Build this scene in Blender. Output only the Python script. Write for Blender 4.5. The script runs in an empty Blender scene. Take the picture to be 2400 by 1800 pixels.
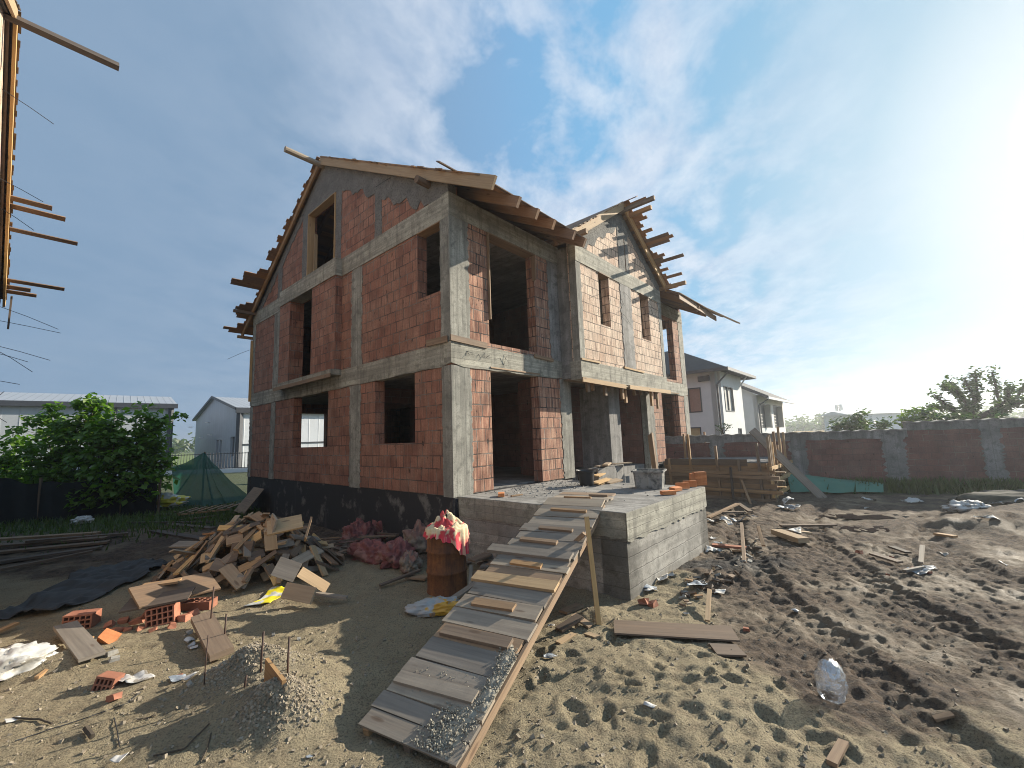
import bpy, bmesh, math, random
import numpy as np
from mathutils import Vector, Matrix, Euler, noise as mnoise
random.seed(11); rng=np.random.default_rng(7)
sc=bpy.context.scene; COL=sc.collection
R=math.radians; PI=math.pi
# ---------------------------------------------------------------- frames
CZ=2.2                                    # eye height over the ground
F_=0.9981; PITCH=0.1239; ROLL=-0.0355; TH=0.7233
cp,sp,cr,sr=math.cos(PITCH),math.sin(PITCH),math.cos(ROLL),math.sin(ROLL)
FW=Vector((0,cp,sp)); r0=Vector((1,0,0)); u0=r0.cross(FW)
RT=r0*cr+u0*sr; UP=-r0*sr+u0*cr
FLOOR=CZ-1.0662                            # ground-floor level of the house
HC=Vector((-1.1606,8.1553,FLOOR))          # near corner of the house
HU=Vector((math.sin(TH),math.cos(TH),0)); HV=Vector((-math.cos(TH),math.sin(TH),0))
HROT=math.atan2(HU.y,HU.x)
def H(a,b,z=0): return HC+HU*a+HV*b+Vector((0,0,z))     # house metres -> world
def pix(x,y,z=0.0):                        # where the view ray of a photo pixel meets the height z
    d=FW*(F_*1000)+RT*(x-1200)+UP*(900-y); t=(z-CZ)/d.z
    return Vector((d.x*t,d.y*t,z))
# ---------------------------------------------------------------- mesh builder
class MB:
    def __init__(s): s.v=[];s.f=[];s.uv=[];s.var=[];s.mi=[]
    def face(s,pts,uvs,var=0.5,mi=0,out=None):
        pts=[Vector(p) for p in pts]
        if out is not None:
            n=Vector((0,0,0)); c=sum(pts,Vector())/len(pts)
            for i in range(len(pts)): n+=(pts[i]-c).cross(pts[(i+1)%len(pts)]-c)
            if n.dot(out)<0: pts=pts[::-1]; uvs=uvs[::-1]
        b=len(s.v); s.v+=pts; s.f.append(list(range(b,b+len(pts)))); s.uv+=list(uvs); s.var.append(var); s.mi.append(mi)
    def box(s,size,M=None,var=None,jit=0.0,mi=0,taper=0):
        lx,ly,lz=[d/2 for d in size]; M=M or Matrix()
        if var is None: var=random.random()
        P=[]
        for x in(-1,1):
            for y in(-1,1):
                for z in(-1,1):
                    P.append(Vector((x*lx+random.uniform(-jit,jit),y*ly+random.uniform(-jit,jit),z*lz+random.uniform(-jit,jit)*.5)))
        ax=max(range(3),key=lambda i:size[i]); off=random.uniform(0,50); ov=random.uniform(0,50)
        Q=[(0,1,3,2,0),(4,6,7,5,0),(0,4,5,1,1),(2,3,7,6,1),(0,2,6,4,2),(1,5,7,3,2)]
        for a,b,c,d,n in Q:
            o=[i for i in range(3) if i!=n]
            if ax in o: ua=ax; va=[i for i in o if i!=ax][0]
            else: ua,va=o
            uv=[(P[i][ua]+off,P[i][va]+ov+n*.37) for i in(a,b,c,d)]
            s.face([M@P[i] for i in(a,b,c,d)],uv,var,mi)
    def bar(s,p,q,w,h,up=(0,0,1),var=None,jit=0.0,mi=0):
        p=Vector(p);q=Vector(q);d=q-p;L=d.length;x=d/L;up=Vector(up)
        if abs(x.dot(up))>.99: up=Vector((0,1,0))
        y=up.cross(x).normalized(); z=x.cross(y)
        M=Matrix(((x.x,y.x,z.x,0),(x.y,y.y,z.y,0),(x.z,y.z,z.z,0),(0,0,0,1))); M.translation=(p+q)/2
        s.box((L,w,h),M,var,jit,mi)
    def prism(s,poly,t0,t1,fr,var=.5,mi=0,uvo=(0,0),caps=(1,1)):
        A=sum(poly[i][0]*poly[(i+1)%len(poly)][1]-poly[(i+1)%len(poly)][0]*poly[i][1] for i in range(len(poly)))
        if A<0: poly=poly[::-1]
        td=(fr(0,1,0)-fr(0,0,0))*(1 if t1>t0 else -1); L=0
        if caps[1]: s.face([fr(a,t1,b) for a,b in poly],[(a+uvo[0],b+uvo[1]) for a,b in poly],var,mi,td)
        if caps[0]: s.face([fr(a,t0,b) for a,b in poly],[(a+uvo[0],b+uvo[1]) for a,b in poly],var,mi,-td)
        for i in range(len(poly)):
            a,b=poly[i]; c,d=poly[(i+1)%len(poly)]; l=math.hypot(c-a,d-b)
            n=fr(d-b,0,-(c-a))-fr(0,0,0)
            if abs(d-b)>abs(c-a): uv=[(t0+a,b),(t0+a,d),(t1+a,d),(t1+a,b)]
            else: uv=[(a,t0+b),(c,t0+b),(c,t1+b),(a,t1+b)]
            s.face([fr(a,t0,b),fr(c,t0,d),fr(c,t1,d),fr(a,t1,b)],uv,var,mi,n)
    def wall(s,s0,s1,z0,z1,ops,t0,t1,fr,var=.5,mi=0):
        S=sorted({s0,s1,*[o[0] for o in ops],*[o[1] for o in ops]}); S=[x for x in S if s0<=x<=s1]
        Z=sorted({z0,z1,*[o[2] for o in ops],*[o[3] for o in ops]}); Z=[x for x in Z if z0<=x<=z1]
        def solid(i,j):
            if i<0 or j<0 or i>=len(S)-1 or j>=len(Z)-1: return False
            cx=(S[i]+S[i+1])/2; cz=(Z[j]+Z[j+1])/2
            return not any(o[0]<cx<o[1] and o[2]<cz<o[3] for o in ops)
        o0=fr(0,0,0); td=fr(0,1,0)-o0; sd=fr(1,0,0)-o0; zd=fr(0,0,1)-o0
        sg=1 if t1>t0 else -1
        for i in range(len(S)-1):
            for j in range(len(Z)-1):
                if not solid(i,j): continue
                a,b,c,d=S[i],S[i+1],Z[j],Z[j+1]
                q=[(a,c),(b,c),(b,d),(a,d)]
                for t,g in((t0,-sg),(t1,sg)): s.face([fr(x,t,z) for x,z in q],q,var,mi,td*g)
                if not solid(i-1,j): s.face([fr(a,t0,c),fr(a,t1,c),fr(a,t1,d),fr(a,t0,d)],[(t0,c),(t1,c),(t1,d),(t0,d)],var,mi,-sd)
                if not solid(i+1,j): s.face([fr(b,t0,c),fr(b,t1,c),fr(b,t1,d),fr(b,t0,d)],[(t0,c),(t1,c),(t1,d),(t0,d)],var,mi,sd)
                if not solid(i,j-1): s.face([fr(a,t0,c),fr(b,t0,c),fr(b,t1,c),fr(a,t1,c)],[(a,t0),(b,t0),(b,t1),(a,t1)],var,mi,-zd)
                if not solid(i,j+1): s.face([fr(a,t0,d),fr(b,t0,d),fr(b,t1,d),fr(a,t1,d)],[(a,t0),(b,t0),(b,t1),(a,t1)],var,mi,zd)
    def tube(s,pts,r,n=8,var=.5,mi=0,cap=True):
        pts=[Vector(p) for p in pts]; rs=r if isinstance(r,(list,tuple)) else [r]*len(pts)
        rings=[];L=0
        for i,p in enumerate(pts):
            d=(pts[min(i+1,len(pts)-1)]-pts[max(i-1,0)]).normalized()
            a=d.cross(Vector((0,0,1)) if abs(d.z)<.9 else Vector((1,0,0))).normalized(); b=d.cross(a)
            rings.append([p+(a*math.cos(2*PI*k/n)+b*math.sin(2*PI*k/n))*rs[i] for k in range(n)])
        for i in range(len(pts)-1):
            l=(pts[i+1]-pts[i]).length
            for k in range(n):
                k2=(k+1)%n; w=2*PI*max(rs[i],.001)/n
                s.face([rings[i][k],rings[i+1][k],rings[i+1][k2],rings[i][k2]],[(L,k*w),(L+l,k*w),(L+l,k*w+w),(L,k*w+w)],var,mi)
            L+=l
        if cap:
            s.face(rings[0],[(.01*math.cos(k),.01*math.sin(k)) for k in range(n)],var,mi)
            s.face(rings[-1][::-1],[(.01*math.cos(k),.01*math.sin(k)) for k in range(n)],var,mi)
    def lathe(s,prof,n=32,M=None,var=.5,mi=0,jit=0):
        M=M or Matrix(); L=0
        for i in range(len(prof)-1):
            (ra,za),(rb,zb)=prof[i],prof[i+1]; l=math.hypot(rb-ra,zb-za)
            for k in range(n):
                a=2*PI*k/n;b=2*PI*(k+1)/n
                P=[(ra*math.cos(a),ra*math.sin(a),za),(ra*math.cos(b),ra*math.sin(b),za),(rb*math.cos(b),rb*math.sin(b),zb),(rb*math.cos(a),rb*math.sin(a),zb)]
                U=[(a*.3,L),(b*.3,L),(b*.3,L+l),(a*.3,L+l)]
                if ra<1e-6: P=[P[0],P[2],P[3]];U=[U[0],U[2],U[3]]
                elif rb<1e-6: P=P[:3];U=U[:3]
                s.face([M@Vector(p) for p in P],U,var,mi)
            L+=l
    def grid(s,fn,nu,nv,var=.5,mi=0,closed=False):
        P=[[Vector(fn(i/nu,j/nv)) for j in range(nv+1)] for i in range(nu+1)]
        for i in range(nu):
            for j in range(nv):
                s.face([P[i][j],P[i+1][j],P[i+1][j+1],P[i][j+1]],[(i/nu,j/nv),((i+1)/nu,j/nv),((i+1)/nu,(j+1)/nv),(i/nu,(j+1)/nv)],var,mi)
    def mesh(s,name,mats,merge=True,smooth=False):
        me=bpy.data.meshes.new(name)
        nv=len(s.v); me.vertices.add(nv); me.vertices.foreach_set('co',np.array([c for p in s.v for c in p],dtype=np.float32))
        ls=[len(f) for f in s.f]; tot=sum(ls)
        me.loops.add(tot); me.loops.foreach_set('vertex_index',np.array([i for f in s.f for i in f],dtype=np.int32))
        me.polygons.add(len(s.f)); st=np.concatenate(([0],np.cumsum(ls)[:-1])).astype(np.int32) if ls else np.array([],np.int32)
        me.polygons.foreach_set('loop_start',st); me.polygons.foreach_set('material_index',np.array(s.mi,dtype=np.int32))
        uvl=me.uv_layers.new(name='UVMap'); uvl.data.foreach_set('uv',np.array(s.uv,dtype=np.float32).ravel())
        at=me.attributes.new('var','FLOAT','FACE'); at.data.foreach_set('value',np.array(s.var,dtype=np.float32))
        for m in (mats if isinstance(mats,(list,tuple)) else [mats]): me.materials.append(m)
        me.update(calc_edges=True); me.validate()
        if merge:
            bm=bmesh.new(); bm.from_mesh(me); bmesh.ops.remove_doubles(bm,verts=bm.verts,dist=1e-5); bm.to_mesh(me); bm.free()
        me.polygons.foreach_set('use_smooth',np.full(len(me.polygons),bool(smooth)))
        return me
    def obj(s,name,mats,parent=None,merge=True,smooth=False,loc=None,rot=None,auto=None):
        o=bpy.data.objects.new(name,s.mesh(name,mats,merge,smooth)); COL.objects.link(o)
        if parent: o.parent=parent
        if loc is not None: o.location=loc
        if rot is not None: o.rotation_euler=rot
        if auto: o.modifiers.new('edge','EDGE_SPLIT').split_angle=R(auto)
        return o
def tag(o,label=None,cat=None,group=None,kind=None):
    if label: o['label']=label
    if cat: o['category']=cat
    if group: o['group']=group
    if kind: o['kind']=kind
    return o
def thing(name,label,cat,loc=(0,0,0),rz=0,group=None):
    o=bpy.data.objects.new(name,None); COL.objects.link(o); o.empty_display_size=.2
    o.location=loc; o.rotation_euler=(0,0,rz); return tag(o,label,cat,group)
def dup(o,parent=None):
    c=o.copy(); COL.objects.link(c)
    if parent: c.parent=parent
    for ch in list(o.children): dup(ch,c)
    return c
def T(loc,rot=(0,0,0)):
    M=Euler(rot).to_matrix().to_4x4(); M.translation=Vector(loc); return M
# ---------------------------------------------------------------- materials
class G:
    def __init__(s,name):
        s.m=bpy.data.materials.new(name); s.m.use_nodes=True; s.t=s.m.node_tree; s.t.nodes.clear()
    def n(s,t,ins=None,**pr):
        nd=s.t.nodes.new('ShaderNode'+t)
        for k,v in pr.items(): setattr(nd,k,v)
        for k,v in (ins or {}).items():
            if isinstance(v,bpy.types.NodeSocket): s.t.links.new(v,nd.inputs[k])
            else: nd.inputs[k].default_value=v
        return nd
    def uv(s): return s.n('UVMap').outputs[0]
    def ob(s): return s.n('TexCoord').outputs['Object']
    def var(s): return s.n('Attribute',attribute_name='var').outputs['Fac']
    def rnd(s): return s.n('ObjectInfo').outputs['Random']
    def map(s,vec,scale=(1,1,1),loc=(0,0,0),rot=(0,0,0)):
        return s.n('Mapping',{'Vector':vec,'Scale':scale,'Location':loc,'Rotation':rot}).outputs[0]
    def noise(s,vec,scale,detail=4,rough=.55,dist=0):
        i={'Scale':scale,'Detail':detail,'Roughness':rough,'Distortion':dist}
        if vec is not None: i['Vector']=vec
        return s.n('TexNoise',i).outputs['Fac']
    def ramp(s,f,stops,interp='LINEAR'):
        nd=s.n('ValToRGB',{'Fac':f}); e=nd.color_ramp.elements; nd.color_ramp.interpolation=interp
        while len(e)<len(stops): e.new(0.5)
        for i,(p,c) in enumerate(stops):
            e[i].position=p; e[i].color=(c,c,c,1) if isinstance(c,(int,float)) else (*c,1)
        return nd.outputs[0]
    def math(s,op,a,b=None,clamp=False):
        nd=s.n('Math',operation=op,use_clamp=clamp)
        for i,v in enumerate((a,b)):
            if v is None: continue
            if isinstance(v,bpy.types.NodeSocket): s.t.links.new(v,nd.inputs[i])
            else: nd.inputs[i].default_value=v
        return nd.outputs[0]
    def mix(s,f,a,b,bt='MIX'):
        nd=s.n('Mix',data_type='RGBA',blend_type=bt)
        for i,v in ((0,f),(6,a),(7,b)):
            if isinstance(v,bpy.types.NodeSocket): s.t.links.new(v,nd.inputs[i])
            else: nd.inputs[i].default_value=v if i==0 else ((v,v,v,1) if isinstance(v,(int,float)) else (*v,1))
        return nd.outputs[2]
    def bump(s,h,st=.5,d=.01,nrm=None):
        i={'Height':h,'Strength':st,'Distance':d}
        if nrm is not None: i['Normal']=nrm
        return s.n('Bump',i).outputs[0]
    def hsv(s,c,h=.5,sa=1,v=1): return s.n('HueSaturation',{'Color':c,'Hue':h,'Saturation':sa,'Value':v}).outputs[0]
    def out(s,col,rough=.8,nrm=None,**kw):
        i={'Base Color':col if isinstance(col,bpy.types.NodeSocket) else (*col,1),'Roughness':rough}
        if nrm is not None: i['Normal']=nrm
        i.update(kw)
        b=s.n('BsdfPrincipled',i); s.b=b
        s.n('OutputMaterial',{'Surface':b.outputs[0]}); return s.m
def wood(name,c1,c2,grime=.4,dark=(.05,.035,.025)):
    g=G(name); uv=g.uv(); r=g.rnd()
    off=g.n('CombineXYZ',{'X':g.math('MULTIPLY',r,37.),'Y':g.math('MULTIPLY',r,91.)}).outputs[0]
    uv=g.n('VectorMath',{0:uv,1:off},operation='ADD').outputs[0]
    gr=g.noise(g.map(uv,(1.2,38,1)),1,5,.6,.6)
    wide=g.noise(g.map(uv,(.7,7,1)),1,3,.5)
    c=g.mix(g.ramp(gr,[(.3,0.),(.7,1.)]),c1,c2)
    c=g.mix(g.ramp(wide,[(.4,0.),(.75,grime)]),c,dark)
    v=g.math('FRACT',g.math('ADD',g.var(),r))
    c=g.hsv(c,v=g.math('ADD',.68,g.math('MULTIPLY',v,.62)),sa=g.math('ADD',.75,g.math('MULTIPLY',v,.4)))
    dirt=g.noise(g.map(uv,(3,3,3)),1.5,5,.65)
    c=g.mix(g.ramp(dirt,[(.5,0.),(.8,grime)]),c,(.16,.13,.10))
    kn=g.n('TexVoronoi',{'Vector':g.map(uv,(1.6,6,1)),'Scale':1.0}).outputs['Distance']
    c=g.mix(g.ramp(kn,[(.0,.8),(.09,.5),(.13,0.)]),c,(.09,.05,.028))
    return g.out(c,.8,g.bump(g.math('ADD',gr,g.math('MULTIPLY',kn,.3)),.35,.004))
M={}
M['wood_new']=wood('fresh_sawn_wood',(.49,.335,.175),(.37,.235,.115),.15)
M['wood_mid']=wood('used_sawn_wood',(.355,.23,.125),(.24,.145,.08),.35)
M['wood_roof']=wood('roof_timber',(.33,.195,.11),(.23,.125,.065),.3)
M['wood_old']=wood('grey_weathered_wood',(.33,.275,.21),(.23,.19,.15),.45)
M['wood_dark']=wood('dark_and_shaded_wood',(.17,.115,.075),(.10,.07,.05),.4)
def brickm(name,c1,c2,pale,joint=(.10,.07,.055),w=.25,h=.25,grooves=1.0,msz=.007,sk=1.0):
    g=G(name); uv=g.uv()
    wob=g.n('TexNoise',{'Vector':uv,'Scale':7.,'Detail':3.}).outputs['Color']
    uvd=g.n('VectorMath',{0:uv,1:g.n('VectorMath',{0:g.n('VectorMath',{0:wob,1:(.5,.5,.5)},operation='SUBTRACT').outputs[0],1:(.018,.022,0)},operation='MULTIPLY').outputs[0]},operation='ADD').outputs[0]
    bt=g.n('TexBrick',{'Vector':uvd,'Color1':(0,0,0,1),'Color2':(1,1,1,1),'Mortar':(.5,.5,.5,1),'Scale':1.,'Mortar Size':msz,'Mortar Smooth':.3,'Bias':0.,'Brick Width':w,'Row Height':h},offset=.5,offset_frequency=2,squash=1.28,squash_frequency=3)
    tone=bt.outputs['Color']; fac=bt.outputs['Fac']
    sx=g.n('SeparateXYZ',{0:uv}).outputs
    st=g.noise(g.map(uv,(60,1.5,1)),1,2,.5); pat=g.noise(uv,1.1,4,.6); fine=g.noise(uv,26,4,.6)
    c=g.mix(g.math('MULTIPLY',tone,1.),c1,c2)
    c=g.mix(g.ramp(pat,[(.42,0.),(.72,.75)]),c,pale)
    c=g.mix(g.ramp(fine,[(.35,.35),(.6,0.)]),c,(.09,.04,.03))
    gv=g.n('TexWave',{'Vector':uv,'Scale':10.5,'Distortion':.25,'Detail':1.,'Detail Scale':2.},wave_type='BANDS',bands_direction='X',wave_profile='SIN').outputs['Fac']
    c=g.mix(g.math('MULTIPLY',g.ramp(gv,[(.0,.55),(.35,0.)]),grooves),c,(.13,.055,.04))
    st2=g.noise(g.map(uv,(24,1.3,1),(5,0,0)),1,3,.6); c=g.mix(g.math('MULTIPLY',g.ramp(st2,[(.36,.75),(.5,0.)]),sk),c,(.12,.055,.04)); c=g.mix(g.math('MULTIPLY',g.ramp(st2,[(.52,0.),(.68,.75)]),sk),c,tuple(min(1,x*1.25) for x in pale))  # streaks paint sunlit ribs cream and the grooves between them dark
    bv=g.noise(g.map(uv,(2.6,2.6,1),(1,9,0)),1,1,.4); c=g.hsv(c,v=g.math('ADD',.62,g.math('MULTIPLY',bv,.76)))
    # chipped pieces and mortar dabs on single blocks
    chip=g.noise(g.map(uv,(9,3.2,1)),1,3,.6); c=g.mix(g.ramp(chip,[(.665,0.),(.695,.9)]),c,(.045,.028,.022))
    dab=g.noise(g.map(uv,(5,4,1),(3,7,0)),1,5,.7); c=g.mix(g.ramp(dab,[(.66,0.),(.74,.8)]),c,(.30,.27,.23))
    jm=g.mix(g.noise(uv,5,3),joint,(.33,.29,.25)); fac=g.math('MULTIPLY',fac,g.ramp(g.noise(uv,3.1,3),[(.3,.35),(.5,1.)])); c=g.mix(fac,c,g.mix(g.ramp(g.noise(uv,2.3,3),[(.45,0.),(.6,1.)]),joint,jm))
    hh=g.math('ADD',g.math('MULTIPLY',gv,.3*grooves),g.math('ADD',g.math('MULTIPLY',fac,-1.6),g.math('MULTIPLY',g.math('ADD',fine,g.math('MULTIPLY',tone,.8)),.45)))
    hh=g.math('SUBTRACT',hh,g.ramp(chip,[(.665,0.),(.695,1.2)]))
    return g.out(c,.9,g.bump(hh,.7,.014))
M['brick']=brickm('hollow_clay_block',(.225,.095,.06),(.365,.165,.105),(.385,.23,.16),msz=.011,joint=(.085,.055,.042),grooves=.45,sk=.35)
M['brick_front']=brickm('ribbed_clay_block',(.265,.115,.07),(.43,.21,.13),(.49,.32,.22),msz=.013,joint=(.045,.033,.027),grooves=1.0,sk=.9)
M['brick_lit']=brickm('hollow_clay_block_lit',(.58,.40,.28),(.70,.53,.39),(.74,.61,.47),grooves=.7,msz=.013,joint=(.085,.06,.045),sk=.55)  # lit copy of the block: sun brightness put into the colour
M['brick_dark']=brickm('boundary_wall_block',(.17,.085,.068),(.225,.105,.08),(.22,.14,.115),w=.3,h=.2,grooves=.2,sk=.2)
def concrete(name,base,vert=True,light=None,board=.12,dk=.75):
    g=G(name); uv=g.uv(); light=light or tuple(min(1,x*1.65) for x in base)
    s=(1/board,.25,1) if vert else (.25,1/board,1)
    bd=g.noise(g.map(uv,tuple(x*.9 for x in s)),1,1.5,.5); stv=g.noise(g.map(uv,(16,.9,1) if vert else (.9,16,1)),1,4,.6)
    big=g.noise(uv,1.3,5,.62); fine=g.noise(uv,38,5,.7); drip=g.noise(g.map(uv,(5,.5,1)),1,5,.65)
    c=g.mix(g.ramp(big,[(.36,0.),(.64,1.)]),base,light)
    c=g.mix(g.ramp(stv,[(.45,0.),(.8,.28)]),c,tuple(x*.55 for x in base))
    blot=g.noise(uv,4.5,6,.7); c=g.mix(g.ramp(blot,[(.36,.75),(.5,0.),(.60,0.),(.72,.6)]),c,tuple(x*.5 for x in base))
    c=g.mix(g.ramp(bd,[(.42,.5),(.5,0.),(.58,.0),(.66,.35)]),c,tuple(x*.62 for x in base))
    c=g.mix(g.ramp(drip,[(.52,0.),(.72,dk)]),c,(.075,.068,.06))
    c=g.mix(g.ramp(fine,[(.32,.6),(.5,0.)]),c,tuple(x*.5 for x in base))
    wv=g.n('TexWave',{'Vector':uv,'Scale':.5/board*.628,'Distortion':.5,'Detail':2.,'Detail Scale':3.},wave_type='BANDS',bands_direction='X' if vert else 'Y',wave_profile='SAW').outputs['Fac']
    line=g.ramp(wv,[(.0,1.),(.05,0.),(.95,0.),(1.,1.)])
    c=g.mix(g.math('MULTIPLY',line,g.ramp(blot,[(.35,.1),(.65,.55)])),c,(.07,.062,.055))
    pit=g.n('TexVoronoi',{'Vector':g.map(uv,(1,1,1)),'Scale':17.}).outputs['Distance']
    c=g.mix(g.ramp(pit,[(.07,.75),(.12,0.)]),c,(.05,.045,.04))
    h=g.math('ADD',g.math('MULTIPLY',fine,.5),g.math('ADD',g.math('MULTIPLY',stv,.25),g.math('MULTIPLY',line,-.9)))
    return g.out(c,.9,g.bump(h,.6,.008))
M['conc_v']=concrete('column_concrete',(.245,.235,.20))
M['conc_h']=concrete('beam_concrete',(.28,.265,.215),False)
M['conc_rough']=concrete('rough_mortar_concrete',(.21,.20,.185),True,board=.3,dk=.6)
M['conc_terrace']=concrete('board_marked_terrace_concrete',(.27,.255,.225),False,board=.2,dk=.25)
def roughm(name,a,b):
    g=G(name); uv=g.uv(); n=g.noise(uv,3.2,6,.7); f=g.noise(uv,22,6,.75); h=g.noise(uv,7,3,.6)
    c=g.mix(g.ramp(n,[(.3,0.),(.7,1.)]),a,b); c=g.mix(g.ramp(f,[(.36,.8),(.5,0.)]),c,tuple(x*.4 for x in a))
    return g.out(c,.95,g.bump(g.math('ADD',f,g.math('MULTIPLY',h,1.2)),.9,.025))
M['rake']=roughm('dark_trowelled_mortar',(.125,.12,.11),(.225,.215,.195))
def simple(name,c,rough=.7,var=.15,scale=8,bump=.2,metal=0,**kw):
    g=G(name); ob=g.ob(); n=g.noise(ob,scale,5,.6); c2=tuple(x*(1-var*2) for x in c)
    col=g.mix(g.ramp(n,[(.3,0.),(.7,1.)]),c2,c)
    return g.out(col,rough,g.bump(n,bump,.01),Metallic=metal,**kw)
# ---------------------------------------------------------------- more materials
def bitumen():
    g=G('bitumen_coating'); uv=g.uv(); n=g.noise(uv,1.6,5,.65); d=g.noise(g.map(uv,(6,.6,1)),1,4,.6); f=g.noise(uv,30,4,.7)
    c=g.mix(g.ramp(n,[(.56,0.),(.66,1.)]),(.022,.021,.024),(.15,.14,.125)); c=g.mix(g.ramp(d,[(.58,0.),(.75,.5)]),c,(.09,.085,.08))
    return g.out(c,.75,g.bump(f,.5,.006))
M['bitumen']=bitumen()
def rust():
    g=G('rusted_steel_drum'); ob=g.ob(); n=g.noise(ob,4,6,.65); f=g.noise(ob,30,5,.7); s=g.noise(g.map(ob,(9,9,1.2)),1,4,.6)
    c=g.mix(g.ramp(n,[(.3,0.),(.7,1.)]),(.105,.04,.018),(.27,.105,.032)); c=g.mix(g.ramp(s,[(.45,0.),(.7,.85)]),c,(.05,.022,.014)); c=g.mix(g.ramp(f,[(.35,.5),(.55,0.)]),c,(.07,.03,.018))
    return g.out(c,.8,g.bump(f,.4,.004),Metallic=.15)
M['rust']=rust()
def cloth(name,a,b,edge):
    g=G(name); uv=g.uv(); ob=g.ob(); n=g.noise(ob,5,3,.5); sx=g.n('SeparateXYZ',{0:uv}).outputs
    st=g.ramp(g.noise(g.map(uv,(34,.5,1)),1,2,.5),[(.46,0.),(.52,1.)])
    c=g.mix(g.ramp(n,[(.50,0.),(.55,1.)]),a,b); ed=g.math('MULTIPLY',g.ramp(sx[1],[(.60,0.),(.78,1.)]),g.ramp(st,[(0,.35),(1,1.)])); c=g.mix(ed,c,edge)
    w=g.noise(g.map(uv,(160,160,1)),1,1); fold=g.noise(ob,14,4,.6)
    c=g.hsv(c,v=g.math('ADD',.75,g.math('MULTIPLY',fold,.5)))
    return g.out(c,.85,g.bump(g.math('ADD',fold,g.math('MULTIPLY',w,.2)),.6,.012))
M['cloth']=cloth('red_and_cream_woven_sack',(.62,.50,.31),(.50,.055,.06),(.62,.04,.075))
M['sack_red']=cloth('faded_red_mesh_sack',(.17,.055,.05),(.23,.115,.095),(.21,.07,.065))
M['sack_beige']=cloth('faded_beige_sack',(.24,.19,.14),(.19,.12,.095),(.21,.11,.09))
def patch(name,a,b,th=.5,scale=3,rough=.4):
    g=G(name); ob=g.ob(); n=g.noise(ob,scale,3,.5); c=g.mix(g.ramp(n,[(th,0.),(th+.03,1.)]),a,b); f=g.noise(ob,16,4,.6)
    return g.out(c,rough,g.bump(f,.5,.015))
M['sack_white_yellow']=patch('white_and_yellow_plastic_sack',(.62,.64,.62),(.62,.55,.06),.52,2.6)
M['film_white_yellow']=patch('white_and_yellow_film',(.60,.60,.55),(.80,.68,.03),.47,4.5)
M['sack_white']=patch('dirty_white_sack',(.50,.49,.46),(.33,.31,.27),.6,3)
M['litter']=patch('dirty_paper_litter',(.50,.48,.45),(.25,.22,.18),.55,9,.7)
M['litter_blue']=patch('grey_blue_film_litter',(.30,.33,.36),(.17,.17,.17),.5,6,.5)
M['sack_grey']=patch('grey_and_orange_sack',(.36,.36,.35),(.62,.32,.03),.52,3.4)
M['tarp']=simple('black_plastic_sheet',(.03,.03,.031),.65,.2,3,.4)
M['black_plastic']=simple('black_bucket_plastic',(.018,.021,.025),.45,.2,6,.1)
def tubm():
    g=G('grey_tub_plastic'); ob=g.ob(); n=g.noise(ob,5,5,.65); c=g.mix(g.ramp(n,[(.40,0.),(.56,.95)]),(.05,.055,.056),(.31,.30,.27)); return g.out(c,.55,g.bump(n,.2,.004))
M['tub']=tubm()
M['grit']=simple('pale_mortar_grit',(.36,.325,.26),1.0,.15,30,.1,**{'Specular IOR Level':.05})
M['mortar']=simple('dry_mortar',(.36,.34,.30),.95,.2,14,.8)
def clay(name,c,d):
    g=G(name); ob=g.ob(); n=g.noise(ob,7,5,.65); f=g.noise(ob,60,3,.6); c_=g.mix(g.ramp(n,[(.35,0.),(.7,1.)]),c,d); return g.out(g.hsv(c_,v=g.math('ADD',.8,g.math('MULTIPLY',g.rnd(),.4))),.85,g.bump(f,.4,.004))
M['orange_brick']=clay('solid_orange_brick',(.44,.15,.05),(.60,.24,.09))
M['clay_bit']=clay('broken_clay',(.27,.10,.058),(.38,.165,.10))
M['steel_rod']=simple('rusty_rebar',(.09,.05,.035),.7,.2,20,.3)
M['wire']=simple('dark_tie_wire',(.03,.03,.032),.6,.1)
M['red_cup']=simple('red_paper_cup',(.50,.035,.04),.5,.05); M['white_in']=simple('white_cup_inside',(.72,.72,.70),.5,.03)
M['plaster']=simple('white_render',(.70,.70,.69),.9,.06,1.2,.1)
M['plaster_grey']=simple('grey_render_house',(.66,.66,.66),.9,.06,1.2,.1)
M['roof_dark']=simple('anthracite_roof_metal',(.035,.038,.045),.85,.12,3,.1)
M['trim_dark']=simple('dark_grey_trim',(.05,.053,.062),.5,.1,3,.05)
M['glass']=G('dark_window_glass').out((.03,.035,.04),.08)
M['curtain']=simple('pale_window_blind',(.50,.48,.44),.8,.05)
M['tile_brown']=simple('reddish_board_panel',(.36,.20,.15),.8,.1)
M['ochre']=simple('ochre_board_panel',(.46,.33,.16),.8,.1)
def sheet(name,c,period,depth=.6,axis=0,mel=0.0):
    g=G(name); uv=g.uv(); sx=g.n('SeparateXYZ',{0:uv}).outputs[axis]
    w=g.math('ABSOLUTE',g.math('SUBTRACT',g.math('FRACT',g.math('MULTIPLY',sx,1/period)),.5)); l=g.ramp(w,[(.0,1.),(.05,.25),(.09,0.)])
    n=g.noise(uv,.6,4,.6); col=g.mix(g.ramp(n,[(.3,0.),(.7,1.)]),tuple(x*.88 for x in c),c); col=g.mix(g.math('MULTIPLY',l,depth),col,tuple(x*.35 for x in c))
    return g.out(col,.5,g.bump(l,.6,.03),Metallic=mel)
M['panel']=sheet('ribbed_wall_panel',(.42,.44,.46),1.0,.25); M['panel_shade']=sheet('shade_tone_wall_panel',(.40,.43,.48),1.0,.2)
M['panel_white_lit']=sheet('white_lit_wall_panel',(.66,.68,.70),1.0,.15)
M['seam_roof']=sheet('standing_seam_roof',(.34,.36,.39),.5,.8)
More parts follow.
